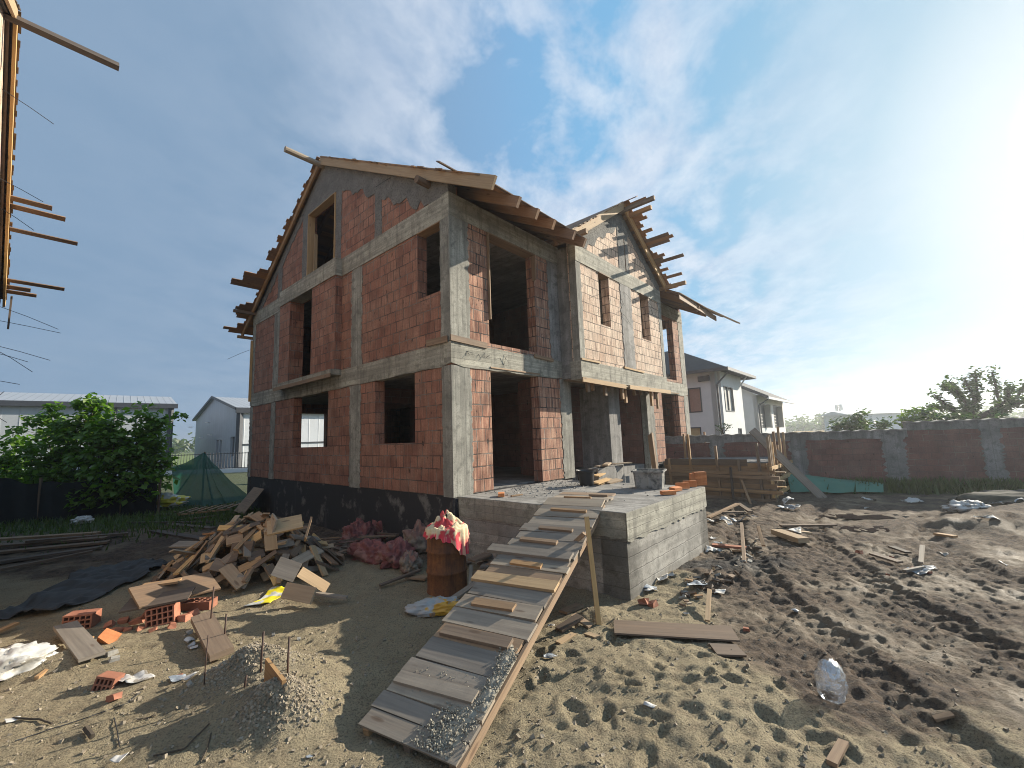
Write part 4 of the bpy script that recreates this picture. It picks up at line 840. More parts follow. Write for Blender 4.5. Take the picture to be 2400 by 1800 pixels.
# ---------------------------------------------------------------- ramp
P0=Vector((-1.26,3.54,0)); AX=Vector((.463,.886,0)).normalized(); PX=Vector((AX.y,-AX.x,0)); LEN=4.55; WID=.92; TE=3.78
g0=gz(-.9,3.4)
def rz_(t): return (g0+.05)+(FLOOR+.05-g0-.05)*min(t/TE,1)+max(0,t-TE)*.03
def rp(t,s,dz=0): v=P0+AX*t+PX*s; return Vector((v.x,v.y,rz_(t)+dz))
ramp=thing('plank_ramp','long rising ramp of grey weathered boards with nailed cleats up to the terrace','ramp',rp(0,WID/2))
RM=Matrix.Translation(-ramp.location)
def rbar(nm,p,q,wd,h,mat,up=None,jit=.004):
    mb=MB(); up=up or (rp(1,0)-rp(0,0)).cross(PX)*-1
    if Vector(up).z<0: up=-Vector(up)
    mb.bar(RM@Vector(p),RM@Vector(q),wd,h,up,jit=jit); return mb.obj(nm,M[mat],ramp)
ALs=math.sqrt(1+(FLOOR/TE)**2)
for s in(.06,.46,.86):
    rbar('stringer',rp(.02,s,-.06),rp(TE,s,-.06),.05,.1,'wood_mid'); 
rbar('edge_stringer',rp(.0,WID-.005,-.05),rp(TE,WID-.01,-.05),.03,.075,'wood_mid')
t=.0;k=0; rr=random.Random(8)
while t<LEN-.05:
    wd=rr.choice([.12,.15,.18,.2,.22,.25]); wd=min(wd,LEN-t); tm=t+wd/2
    a=-rr.uniform(0,.05); b=WID+rr.uniform(-.04,.03); lift=rr.uniform(0,.012); sk=rr.uniform(-.012,.012); mat=rr.choice(['wood_old']*5+['wood_mid'])
    if k==3: b=WID-.12
    slope=(rp(tm+.01,0)-rp(tm-.01,0)).normalized(); up=slope.cross(-PX); up=up if up.z>0 else -up
    mb=MB(); mb.bar(RM@(rp(tm-sk,a,lift)),RM@(rp(tm+sk,b,lift)),(wd-.006)*1.03,.026,up,jit=.004); mb.obj('deck_board',M[mat],ramp)
    t+=wd; k+=1
for t,a,b,wd,m in((.42,-.0,.78,.11,'wood_old'),(.98,.06,.80,.12,'wood_mid'),(1.40,.14,.62,.10,'wood_mid'),(1.80,-.10,.93,.16,'wood_new'),(2.12,.22,.62,.08,'wood_mid'),(2.36,-.22,.90,.16,'wood_old'),(2.62,.10,.62,.07,'wood_mid'),(2.92,.24,.72,.06,'wood_mid'),(3.45,.2,.75,.05,'wood_mid'),(3.95,.22,.66,.045,'wood_mid'),(4.2,.55,.85,.04,'wood_mid')):
    slope=(rp(t+.01,0)-rp(t-.01,0)).normalized(); up=slope.cross(-PX); up=up if up.z>0 else -up
    mb=MB(); mb.bar(RM@rp(t,a,.036),RM@rp(t+rr.uniform(-.02,.02),b,.036),wd,.034,up,jit=.003); mb.obj('cleat',M[m],ramp)
pf=gp(1405,1462); mb=MB(); pt=pix(1388,1255,1.02); pt=rp(2.75,WID+.055,.30); mb.bar(RM@(pf-Vector((0,0,.1))),RM@pt,.035,.055,(1,0,0)); mb.obj('support_post',M['wood_new'],ramp)
mb=MB(); mb.bar(RM@rp(2.7,WID+.03,.12),RM@rp(2.75,WID-.2,-.1),.04,.05); mb.obj('support_block',M['wood_mid'],ramp)
mb=MB()
for i in range(3600):
    t=abs(rr.gauss(0,1)); tt=rr.uniform(.0,1.0)*rr.uniform(.75,1.0); c=WID-.14+.10*math.sin(tt*3)-(.24 if tt<.35 else 0)*rr.random(); s=min(WID-.01,c+rr.gauss(0,.06)); 
    if rr.random()<.04: tt=rr.uniform(.35,.62); s=rr.uniform(.1,.7)
    r=rr.choice([.002,.0025,.003,.0035,.0045,.006])*rr.uniform(.7,1.4)
    p=rp(tt,s,.016+r*.5+(.02*rr.random() if abs(s-c)<.1 else 0)); mb.box((r*2,r*1.7,r*1.5),T(p,(rr.random()*3,rr.random()*3,rr.random()*3)),jit=r*.35)
def spf(u,v):
    tt=.03+u*1.02; c=WID-.14+.10*math.sin(tt*3)-(.08 if tt<.35 else 0); w_=.17*math.sin(min(1,u*6+.25)*PI/2)*math.sin(min(1,(1-u)*3)*PI/2)*(1+.5*mnoise.noise(Vector((tt*6,1,0)))); s=min(WID-.005,c+(v-.5)*w_*1.3); k=(1-abs(2*v-1)**2)*math.sin(u*PI)**.5
    return rp(tt,s,.012+.035*k*(.55+.9*abs(mnoise.noise(Vector((tt*9,s*9,0)))))+.010*mnoise.noise(Vector((tt*40,s*40,0)))*k)
mb.grid(spf,110,36)
o=mb.obj('spilled_mortar',M['grit'],merge=False); tag(o,'crumbly grey mortar spilled on the lower right of the ramp','mortar',kind='stuff')
plank(gp(1232,1310,.0)+Vector((0,0,.55)),gp(1215,1300)+Vector((-.12,.25,1.02)),.10,.05,'wood_new','leaning_batten','short pale batten sticking up left of the ramp in front of the terrace','batten')
# ---------------------------------------------------------------- barrel and its cloth
bx,by=-1.06,6.60; bz0=gz(bx,by)-.01
bar=thing('oil_drum','rusty brown steel drum between the ramp and the house corner','drum',(bx,by,bz0))
mb=MB(); pr=[(0,0),(.285,0),(.30,.012),(.29,.03)]
for c in(.30,.59): pr+=[(.288,c-.03),(.302,c-.012),(.302,c+.012),(.288,c+.03)]
pr+=[(.288,.85),(.30,.865),(.30,.885),(.275,.885),(.275,.10),(0,.10)]
mb.lathe(pr,48); ob_=mb.obj('drum_body',M['rust'],bar,auto=50,smooth=True)
mb=MB(); rc=random.Random(4)
def hem(a):
    d=(a-R(-28)+PI)%(2*PI)-PI; return .09+.30*math.exp(-(d/.62)**2)+.10*math.exp(-((d-2.3)/.5)**2)+.05*mnoise.noise(Vector((a*2.2,3,1)))+.012*math.sin(a*23)
def fnc(u,v):
    a=u*2*PI; ca,sa=math.cos(a),math.sin(a); q=Vector((ca*2.1,sa*2.1,v*2.5))
    if v<.45:
        k=v/.45; r=.285*k+.02; P_=Vector((ca*r,sa*r,0)); hump=.13*math.exp(-((ca*r+.02)**2+(sa*r-.03)**2)/.012); kk=(1-k**4); z=.88+.03+(hump+.13*abs(mnoise.noise(P_*5+Vector((1,2,3))))+.13*abs(mnoise.noise(P_*11+Vector((5,0,0)))))*kk+.03*abs(mnoise.noise(P_*25))
        return (ca*r*(1+.1*mnoise.noise(q)),sa*r*(1+.1*mnoise.noise(q)),z)
    k=(v-.45)/.55; fl=.018*math.sin(a*17+2*math.sin(a*3))*(.3+k)+.02*mnoise.noise(Vector((ca*4,sa*4,k)))
    return (ca*(.312+.02*k+fl),sa*(.312+.02*k+fl),.905-hem(a)*k-.012*k)
mb.grid(fnc,120,40); o=mb.obj('draped_sack',M['cloth'],smooth=True); o.location=(bx,by,bz0); tag(o,'red and cream woven sack crumpled over the top of the rusty drum','sack')
# ---------------------------------------------------------------- heap of offcuts
hx,hy=-4.62,7.70; rp2=random.Random(21)
def hz(x,y,k=1):
    r=math.hypot((x-hx+.0)/(1.50*k),(y-hy)/(1.02*k)); return .92*k*max(0,1-r**1.7)
shells=[(1.0,150),(.86,75),(.68,45),(.45,22)]; first=None
for k,n in shells:
    for i in range(n):
        a=(i+rp2.random())/n*2*PI*7.618; r=math.sqrt((i+.5)/n)*.98
        x=hx+math.cos(a)*r*1.50*k; y=hy+math.sin(a)*r*1.02*k
        z=gz(x,y)+hz(x,y,k)+.03
        e=.03; gxx=(hz(x+e,y,k)-hz(x-e,y,k))/(2*e); gyy=(hz(x,y+e,k)-hz(x,y-e,k))/(2*e)
        nrm=Vector((-gxx,-gyy,1.15)).normalized(); nrm=(nrm+Vector((rp2.gauss(0,.30),rp2.gauss(0,.30),rp2.gauss(0,.18)))).normalized()
        yaw=rp2.uniform(0,PI); t=Vector((math.cos(yaw),math.sin(yaw),0)); t=(t-nrm*t.dot(nrm)).normalized(); b=nrm.cross(t)
        L=rp2.choice([.16,.22,.27,.33,.4,.55])*rp2.uniform(.8,1.2); W=rp2.choice([.06,.09,.11,.14,.18]); Th=rp2.choice([.024,.026,.03,.045])
        m=Matrix((t,b,nrm)).transposed().to_4x4(); m.translation=(x,y,max(z,gz(x,y)+.03))
        mb=MB(); mb.box((L,W,Th),None,rp2.random(),.006)
        mat=rp2.choice(['wood_mid']*4+['wood_new']*3+['wood_old']*2+['wood_roof','wood_dark','wood_dark'])
        o=mb.obj('wood_offcut',M[mat]); o.matrix_world=m
        tag(o,'short sawn board offcut in the big heap left of the rusty drum','offcut','offcuts in the big heap')
# a few standing pieces and bigger boards of the heap
for (px,py,zz,L,W,rx,ry,rz,mt,lb) in [(668,1230,.93,.5,.34,R(28),R(-6),.5,'wood_new','broad pale offcut lying sunlit on top of the heap'),(722,1240,.92,.4,.3,R(75),R(-18),-1.1,'wood_mid','offcut standing on edge at the right of the heap top'),(640,1225,.98,.36,.2,R(78),R(10),-.9,'wood_old','grey offcut standing on edge behind the broad pale one'),(450,1276,.52,.62,.24,R(9),R(2),.05,'wood_old','wide grey weathered board at the upper left of the heap'),(415,1380,.33,.95,.38,R(28),R(4),1.1,'wood_dark','large dark plywood board at the left foot of the heap'),(372,1405,.30,.7,.3,R(12),R(-4),.35,'wood_dark','dark board sloping at the left end of the heap'),(378,1367,.42,.42,.12,R(6),R(-3),.25,'wood_mid','board with a bright sawn edge above the dark boards'),(672,1335,.42,.32,.26,R(62),R(25),.3,'wood_old','square grey offcut facing out of the heap middle'),(735,1360,.30,.45,.14,R(55),R(38),.4,'wood_new','orange tinted offcut low on the heap right side'),(700,1390,.22,.5,.2,R(62),R(5),-.3,'wood_new','orange tinted board at the heap right foot'),(775,1395,.12,.5,.07,0,R(5),-.2,'wood_old','grey batten poking out right of the heap')]:
    p=pix(px,py,zz); mb=MB(); mb.box((L,W,.028),None,rp2.random(),.006); o=mb.obj('wood_offcut',M[mt]); o.location=p; o.rotation_euler=(rx,ry,rz); tag(o,lb,'offcut','marked offcuts of the heap')
# ---------------------------------------------------------------- loose things on the ground
def gplank(a,b,w,h,mat,name,label,cat,group=None,za=0,zb=0,roll=0):
    p=gp(*a,dz=h/2+.01+za); q=gp(*b,dz=h/2+.01+zb); return plank(p,q,w,h,mat,name,label,cat,group,roll)
gplank((150,1490),(215,1555),.20,.035,'wood_old','loose_board','grey board lying tilted on the sand at the left foreground','board',za=.10,zb=.04)
gplank((470,1468),(520,1550),.21,.06,'wood_mid','loose_plank','thick plank half buried in sand by the red cup','plank',za=.08,zb=.03,roll=.1)
m1=gp(650,1640); plank(m1+Vector((-.14,.06,.02)),m1+Vector((.16,-.22,-.02)),.03,.30,'wood_mid','buried_tile','edge of a board holding back the small gravelly sand heap','board')
gplank((1440,1480),(1725,1497),.34,.016,'wood_dark','plywood_sheet','thin dusty plywood sheet lying on the sand right of the ramp','board',za=.03,zb=.03)
gplank((1672,1528),(1738,1530),.22,.02,'wood_dark','plywood_piece','small dark plywood piece below the dusty sheet','board')
gplank((1658,1459),(1665,1410),.05,.02,'wood_new','bent_strip','thin curved pale strip standing out of the sand behind the plywood','strip',zb=.12)
gplank((1950,1800),(1978,1745),.06,.03,'wood_mid','wood_batten','pale batten on the ground at the lower right picture edge','batten')
gplank((2190,1690),(2235,1694),.05,.02,'wood_mid','wood_batten','short stick on the mud far right of the clear bag','stick')
gplank((1308,1512),(1345,1490),.07,.02,'wood_new','wood_batten','small pale batten beside the ramp right edge','batten')
gplank((1375,1490),(1400,1498),.08,.02,'wood_new','wood_chip','pale wood chip right of the small batten','chip')
gplank((1310,1482),(1360,1462),.12,.03,'wood_dark','wood_offcut','dark offcut under the ramp near the post foot','offcut',zb=.06)
gplank((1345,1458),(1385,1472),.10,.02,'wood_mid','wood_offcut','offcut leaning on the dark one under the ramp','offcut',za=.06)
gplank((1320,1440),(1360,1425),.12,.03,'wood_mid','wood_offcut','offcut in the shadow below the terrace corner','offcut')
# boards around the drum
for i,(a,b,wd,h,mt,za,zb,lb) in enumerate([((890,1380),(985,1355),.06,.03,'wood_dark',.02,.10,'dark stick left of the drum foot'),((1050,1425),(1135,1385),.10,.03,'wood_old',.05,.16,'grey board running from the drum foot to the ramp'),((985,1425),(1015,1450),.06,.03,'wood_mid',.04,.02,'short brown batten in front of the drum'),((1100,1420),(1105,1370),.05,.03,'wood_old',0,.25,'thin stick standing between drum and ramp'),((1105,1340),(1145,1330),.2,.03,'wood_mid',.15,.2,'brown board on the scraps right of the drum'),((1110,1360),(1180,1335),.12,.03,'wood_mid',.05,.18,'offcut on the scraps right of the drum'),((1120,1320),(1190,1345),.1,.04,'wood_old',.1,.1,'grey offcut behind the drum'),((1130,1300),(1170,1270),.08,.03,'wood_dark',.05,.3,'stick leaning behind the drum'),((1160,1380),(1205,1330),.1,.03,'wood_dark',.02,.1,'dark board under the ramp left edge'),((955,1358),(1000,1362),.14,.03,'wood_mid',.02,.02,'pale board piece left of the drum'),((1100,1390),(1150,1375),.14,.04,'wood_dark',.02,.05,'dark thick offcut right of the drum'),((1140,1405),(1190,1380),.07,.03,'wood_mid',.02,.05,'batten below the ramp beside the drum')]): gplank(a,b,wd,h,mt,'scrap_board',lb,'board',za=za,zb=zb)
for i in range(26):
    a=rp2.uniform(0,PI); x=rp2.uniform(-.6,.55);y=rp2.uniform(6.7,7.7); p=Vector((x,y,gz(x,y)+.03+rp2.random()*.16)); d=Vector((math.cos(a),math.sin(a),rp2.uniform(-.15,.15)))*rp2.uniform(.12,.3)
    plank(p-d,p+d,rp2.choice([.06,.09,.13]),.03,rp2.choice(['wood_mid','wood_dark','wood_old']),'scrap_board','short dark scrap board in the shaded litter behind the drum','board','scrap boards behind the drum')
crumple('cement_sack','empty grey and orange sack lying at the foot of the drum','sack',gp(1020,1432),(.62,.34,.14),'sack_grey',3,.2,.35)
# faded sacks against the house
for i,(px,py,sx,sy,sz,mt,lb) in enumerate([(840,1275,.95,.6,.42,'sack_red','faded red sack left in the row against the plinth'),(905,1262,.85,.6,.46,'sack_red','faded red sack in the middle of the row against the plinth'),(950,1262,.9,.55,.62,'sack_beige','beige crumpled sack leaning on the plinth above the red ones'),(872,1308,.9,.45,.30,'sack_red','flat red sack at the front of the sack row'),(932,1322,.5,.5,.36,'sack_red','open mouthed red sack nearest to the drum'),(985,1290,.6,.5,.45,'sack_beige','beige sack half hidden behind the drum'),(815,1292,.55,.4,.2,'sack_beige','small flat beige sack at the left end of the sack row'),(962,1335,.45,.3,.25,'sack_beige','creased pale sack on the ground left of the drum')]):
    crumple('woven_sack',lb,'sack',gp(px,py),(sx,sy,sz),mt,20+i,random.uniform(0,3),.42,.45,'old woven sacks by the plinth',freq=2.8)
# scrap timber heap by the plinth
for i in range(42):
    x=-3.4+rp2.gauss(0,.85); y=9.15+rp2.gauss(0,.33)-.3*(x+3.4); a=rp2.gauss(-.2,.7); p=Vector((x,y,gz(x,y)+.04+.22*rp2.random()*math.exp(-((x+3.1)/.9)**2))); d=Vector((math.cos(a),math.sin(a),rp2.uniform(-.12,.12)))*rp2.uniform(.15,.55)
    plank(p-d,p+d,rp2.choice([.04,.06,.09]),.028,rp2.choice(['wood_mid','wood_dark','wood_dark']),'scrap_batten','thin scrap batten in the loose litter along the dark plinth','batten','scrap battens along the plinth')
# long planks on the left
for i,(a,b,wd,h,za,zb) in enumerate([((-150,1300),(250,1266),.22,.05,.02,.03),((-140,1316),(255,1276),.22,.05,.02,.03),((-120,1290),(230,1262),.2,.05,.13,.10),((-100,1338),(240,1288),.2,.05,.02,.02),((-80,1360),(215,1300),.10,.05,.03,.03),((60,1285),(300,1258),.15,.05,.12,.05)]):
    gplank(a,b,wd,h,'wood_dark' if i!=2 else 'wood_mid','long_plank',['long dark plank second from the back of the left plank stack','long dark plank in the middle of the left plank stack','brown long plank topmost on the left plank stack','long dark plank at the front of the left plank stack','narrow long plank lying apart in front of the left stack','shorter dark plank across the right end of the left stack'][i],'plank','long planks at the left picture edge',za=za,zb=zb)
for i,(a,b,wd) in enumerate([((300,1228),(500,1225),.08),((345,1211),(405,1207),.1),((345,1200),(375,1196),.08),((400,1204),(475,1198),.1),((395,1232),(500,1242),.18),((360,1248),(520,1270),.2),((540,1205),(640,1186),.05),((420,1222),(505,1212),.12)]):
    gplank(a,b,wd,.04,'wood_dark','loose_batten',['long thin batten lying behind the heap','short batten behind the fallen frame','shortest batten near the yellow sack','batten left of the fallen frame','wide dark board behind the heap','wide dark board touching the back of the heap','thin pale batten in front of the leaning sheet','batten under the fallen frame'][i],'batten','battens behind the heap')
# fallen slatted frame
fr_=thing('slatted_frame','fallen slatted timber frame lying behind the offcut heap','frame',gp(495,1200),.25)
for nm,p,q in [('rail',(-.75,-.55,.05),(.75,-.55,.12)),('rail',(-.75,.55,.05),(.75,.55,.12))]: mb=MB(); mb.bar(p,q,.07,.05); mb.obj(nm,M['wood_mid'],fr_)
for i in range(6): x=-.7+i*.28; mb=MB(); mb.bar((x,-.62,.11+.05*(x+.7)/1.4),(x+.03,.62,.11+.05*(x+.7)/1.4),.07,.025,jit=.004); mb.obj('slat',M['wood_mid'],fr_)
plank(H(-.36,10.45,.44-FLOOR),H(-.42,9.3,.44-FLOOR),.92,.02,'wood_mid','leaning_sheet','square chipboard sheet leaning on the far house corner','board',roll=R(52))
crumple('plastic_sack','white and yellow plastic sack lying on the grass near the bush','sack',gp(365,1194,.12),(1.75,.7,.42),'sack_white_yellow',5,.12,.38)
crumple('plastic_bag','small white plastic bag on dark ground left of the heap','bag',gp(193,1228),(.5,.3,.2),'sack_white',6,.2,.4)
crumple('white_sack','dirty white sack cut by the left picture edge','sack',gp(5,1575),(.6,.4,.2),'sack_white',9,.6,.4)
rag_sheet('plastic_tarp','crumpled black plastic sheet spread left of the offcut heap','tarpaulin',(gp(-60,1475),gp(170,1430),gp(405,1322),gp(200,1338)),'tarp',.075,3,60,34)
gplank((85,1595),(215,1500),.035,.03,'wood_mid','round_stick','long thin stick passing under the tilted grey board','stick')
gplank((-60,1510),(40,1475),.08,.03,'wood_mid','wood_batten','broken batten at the left picture edge','batten',zb=.05)
rag_sheet('yellow_film','yellow and white plastic film in front of the offcut heap','film',(gp(585,1420),gp(650,1418),gp(695,1385),gp(640,1378)),'film_white_yellow',.03,4,24,16)
# hollow blocks
def hollow(loc,rot,label,L=.30,Hh=.22,W=.2,nx=5,nz=3,name='hollow_block'):
    e=thing(name,label,'block',loc); e.rotation_euler=rot
    mb=MB(); ops=[]
    for i in range(nx):
        for j in range(nz): x0=-L/2+.015+i*(L-.02)/nx; z0=.015+j*(Hh-.02)/nz; ops.append((x0,x0+(L-.02)/nx-.014,z0,z0+(Hh-.02)/nz-.014))
    mb.wall(-L/2,L/2,0,Hh,ops,-W,0,FF(-W/2)); mb.obj('block_body',M['clay_bit'],e); return e
hollow(gp(383,1460),(R(-4),R(-6),.35),'hollow red block with open cells at the foot of the heap')
hollow(gp(190,1470),(0,R(2),.3),'hollow block in shadow on the left near the black sheet',.3,.18)
hollow(gp(247,1610,-.03),(R(-8),R(14),.15),'broken hollow block stuck in the sand by the paper scraps',.16,.13,.14,4,2)
hollow(gp(470,1418),(R(90),0,.1),'hollow red block lying on its side under the heap front',.45,.2,.2,6,3)
def chunk(px,py,s,label,group=None,mat='clay_bit',seed=0,dz=0):
    mb=MB(); mb.box((s,s*.75,s*.55),None,.5,s*.16); o=mb.obj('clay_fragment',M[mat]); o.location=gp(px,py,s*.22+dz); o.rotation_euler=(random.uniform(-.4,.4),random.uniform(-.4,.4),random.uniform(0,3)); return tag(o,label,'fragment',group)
o=chunk(250,1505,.17,'orange clay fragment standing on the sand left of the cup','clay fragments','orange_brick'); o.rotation_euler=(.5,.6,.5)
for i,(px,py,s) in enumerate([(405,1470,.1),(435,1452,.13),(275,1480,.1),(300,1478,.08),(330,1476,.09),(420,1590,.06),(270,1640,.09),(455,1440,.12),(360,1478,.07),(255,1470,.1),(320,1462,.12),(340,1450,.1),(290,1458,.09),(1510,1415,.12),(1530,1422,.1),(2015,1300,.1),(2090,1310,.06),(2140,1335,.06),(2080,1345,.05),(1750,1478,.06),(2180,1345,.05)]):
    chunk(px,py,s,'small red clay block fragment scattered on the bare ground','clay fragments on the ground')
for i,(px,py,s) in enumerate([(262,1535,.09),(500,1480,.05),(445,1485,.07),(268,1548,.07),(445,1605,.05),(700,1500,.04),(640,1490,.04)]): chunk(px,py,s,'pale rubble lump on the sand in the left foreground','pale rubble lumps','mortar')
# rebar stakes
for i,(px,py,top) in enumerate([(492,1477,.50),(525,1512,.33),(610,1590,.34),(672,1635,.36),(575,1562,.09),(478,1605,.42)]):
    p=gp(px,py); mb=MB(); mb.tube([(0,0,-.15),(0.004,0,top*.5),(.01,.004,top)],.009 if i!=5 else .005,8); o=mb.obj('rebar_stake',M['steel_rod'],smooth=True); o.location=p; o.rotation_euler=(random.uniform(-.04,.04),random.uniform(-.04,.04),0)
    tag(o,['tall rusty steel stake in front of the heap','rusty steel stake right beside the red cup','rusty steel stake behind the small sand heap','rusty steel stake on top of the small sand heap','short steel stub between the plank and the sand heap','thin wire stake left of the small sand heap'][i],'stake','steel stakes in the sand')
cup=thing('paper_cup','red paper cup with white inside behind the half buried plank','cup',gp(506,1490,.02)); cup.rotation_euler=(R(20),R(-25),.4)
mb=MB(); mb.lathe([(0,0),(.032,0),(.045,.11),(.047,.115)],24); mb.obj('cup_body',M['red_cup'],cup); mb=MB(); mb.lathe([(.047,.115),(.043,.112),(.03,.01),(0,.008)],24); mb.obj('cup_lining',M['white_in'],cup)
# strings and twigs
def twig(pts,r,name,label,cat,group=None,mat='wire'):
    P=[]
    for (a,b) in zip(pts[:-1],pts[1:]):
        for k in range(6): t=k/6; P.append(gp(a[0]*(1-t)+b[0]*t,a[1]*(1-t)+b[1]*t,r+.004+.006*random.random()))
    P.append(gp(*pts[-1],dz=r+.005)); mb=MB(); mb.tube(P,r,5); return tag(mb.obj(name,M[mat]),label,cat,group)
twig([(35,1740),(190,1690),(300,1650),(330,1625)],.004,'steel_wire','long thin wire running diagonally over the left foreground sand','wire')
twig([(267,1685),(275,1720),(280,1752)],.004,'steel_wire','short wire branching from the long diagonal wire','wire')
twig([(30,1687),(90,1690),(122,1700)],.008,'twig','brown twig on the sand at the lower left','twig',mat='bark')
twig([(320,1692),(365,1680)],.006,'twig','dark twig left of the small sand heap','twig',mat='bark')
twig([(360,1775),(430,1760),(490,1700)],.006,'twig','curved twig at the bottom below the sand heap','twig',mat='bark'); twig([(470,1790),(485,1760),(495,1720)],.005,'twig','thin upright twig at the bottom below the sand heap','twig',mat='bark')
twig([(200,1715),(215,1735)],.02,'bark_piece','small bark piece stuck in the sand','bark',mat='bark')
# litter
def litter(px,py,s,label,group,mat='litter',seed=0):
    c=gp(px,py); rl=random.Random(seed*31+7); a0=rl.uniform(0,6.28); cs=[]
    for k in range(4): a=a0+k*PI/2+rl.uniform(-.35,.35); r=s*rl.uniform(.35,.8); cs.append(Vector((c.x+r*math.cos(a),c.y+r*math.sin(a)*.8,0)))
    return rag_sheet('litter_scrap',label,'litter',cs,mat,s*.22,seed,12,9,.006,s*.22,group,.002)
for i,(px,py,s) in enumerate([(280,1598,.16),(300,1602,.18),(330,1592,.2),(415,1592,.14),(438,1600,.12),(440,1500,.1),(452,1512,.1),(460,1520,.09),(25,1690,.1),(590,1525,.06),(632,1580,.07),(645,1588,.06),(728,1776,.05),(278,1790,.12)]): litter(px,py,s,'crumpled pale paper scrap on the left foreground sand','paper scraps in the left foreground','litter' if i%3 else 'litter_blue',30+i)
for i,(px,py,s) in enumerate([(1278,1541,.12),(1289,1467,.08),(1610,1440,.08),(1528,1656,.09),(1640,1372,.3),(1555,1365,.25),(1530,1380,.2),(1520,1390,.25),(1570,1350,.2),(1690,1380,.15),(1868,1440,.12),(1675,1290,.3),(1685,1275,.15),(1672,1258,.2)]): litter(px,py,s,'white scrap of rubbish between the near terrace and the muddy track','rubbish beside the near terrace','litter' if i%2 else 'litter_blue',60+i)
for i,(px,py,s) in enumerate([(1745,1220,.4),(1690,1218,.4),(1840,1160,.35),(1850,1180,.5),(1850,1192,.5),(2036,1175,.35),(2030,1192,.18),(2148,1180,.6),(2150,1343,.28),(2190,1332,.18),(2205,1298,.12),(2360,1325,.12),(2355,1192,.5),(1860,1245,.3),(2300,1210,.25)]): litter(px,py,s,'pale plastic scrap lying on the muddy right half of the plot','plastic scraps on the mud','litter' if i%4 else 'litter_blue',80+i)
crumple('rolled_sack','big white plastic sack on the mud in front of the grey soil heap','sack',gp(2265,1195),(.9,.4,.2),'litter',120,.1,.4,.4)
for i in range(64):
    t=rp2.random(); px=rp2.uniform(1600,1780); py=1400-(px-1560)*.62+rp2.uniform(-10,55); p=gp(px,py)
    mb=MB(); s=rp2.uniform(.04,.16); mb.box((s,s*rp2.uniform(.2,.7),s*.2),None,rp2.random(),s*.08); o=mb.obj('rubble_piece',M[rp2.choice(['wood_dark','mortar','wood_mid','wood_old'])]); o.location=p+Vector((0,0,.03)); o.rotation_euler=(rp2.gauss(0,.3),rp2.gauss(0,.3),rp2.uniform(0,3)); tag(o,'small dark rubble piece on the burnt patch right of the terrace','rubble','rubble on the burnt patch')
for i,(a,b,w,h,mt,za,zb,lb) in enumerate([((1820,1255),(1885,1275),.22,.09,'wood_new',.02,.04,'thick pale plank lying on the mud below the formwork'),((1850,1248),(1900,1256),.12,.05,'wood_new',.0,.0,'shorter pale plank behind the thick one on the mud'),((1670,1282),(1750,1290),.12,.04,'clay_bit',0,0,'reddish board on the mud near the terrace'),((1745,1320),(1742,1268),.05,.03,'wood_mid',0,.3,'thin stick standing in the mud near the burnt patch'),((1790,1285),(1780,1262),.06,.03,'wood_mid',.02,.2,'tilted stick beside the standing one'),((1660,1215),(1730,1195),.1,.04,'wood_mid',.03,.15,'board leaning at the formwork foot'),((1690,1205),(1745,1210),.12,.04,'wood_dark',.02,.02,'dark board at the formwork foot'),((1730,1190),(1760,1205),.12,.04,'wood_dark',.1,.02,'board fallen beside the formwork'),((1830,1238),(1960,1236),.1,.04,'wood_dark',.02,.02,'long dark batten on the mud'),((2195,1262),(2240,1264),.12,.04,'wood_mid',.02,.02,'short reddish board on the far mud'),((2045,1305),(2110,1325),.12,.03,'wood_dark',.02,.02,'dark board pressed in the wheel track'),((2090,1290),(2130,1302),.1,.03,'wood_dark',.02,.02,'second dark board in the wheel track'),((2160,1330),(2165,1300),.06,.03,'wood_old',.02,.12,'bleached stick among pale scraps'),((2120,1345),(2165,1338),.05,.03,'wood_old',.02,.02,'bleached stick lying flat among pale scraps')]): gplank(a,b,w,h,mt,'loose_board',lb,'board',za=za,zb=zb)
crumple('clear_bag','clear shiny plastic bag blown up on the sand at the right','bag',gp(1953,1640),(.22,.19,.29),'clear',44,.4,.16,.8,nu=40,nv=28,freq=2.6)
# pebbles
mb=MB()
for i in range(5200):
    x=rp2.gauss(-1.,3.2); y=2.3+abs(rp2.gauss(0,2.6)); 
    if abs(x)>6.5: continue
    s=rp2.choice([.003,.004,.005,.006,.008,.013])*rp2.uniform(.7,1.4); mb.box((s*2,s*1.6,s*1.3),T((x,y,0),(rp2.random()*3,rp2.random()*3,rp2.random()*3)),jit=s*.4)
pv=np.array([tuple(v) for v in mb.v]); cx=pv.reshape(-1,24,3).mean(1); hzv=height(cx[:,0],cx[:,1]); pv=pv.reshape(-1,24,3); pv[:,:,2]+=hzv[:,None]; mb.v=[Vector(v) for v in pv.reshape(-1,3)]
M['pebble']=clay('soil_crumbs',(.20,.16,.11),(.38,.32,.24)); o=mb.obj('gravel',M['pebble'],merge=False); tag(o,'small stones and soil crumbs scattered over the bare ground','gravel',kind='stuff')
mb=MB()
for i in range(2600):
    hx_,hy_,a_,rx_,ry_=HEAPS[i%2]; x=rp2.gauss(hx_,rx_*.5);y=rp2.gauss(hy_,ry_*.5); s=rp2.choice([.003,.004,.006,.008,.011])*rp2.uniform(.7,1.3); mb.box((s*2,s*1.6,s*1.4),T((x,y,0),(rp2.random()*3,rp2.random()*3,rp2.random()*3)),jit=s*.4)
pv=np.array([tuple(v) for v in mb.v]); cx=pv.reshape(-1,24,3).mean(1); hzv=height(cx[:,0],cx[:,1]); pv=pv.reshape(-1,24,3); pv[:,:,2]+=hzv[:,None]; mb.v=[Vector(v) for v in pv.reshape(-1,3)]
o=mb.obj('heap_gravel',M['pebble'],merge=False); tag(o,'grey grit covering the two small heaps by the steel stakes','gravel',kind='stuff')
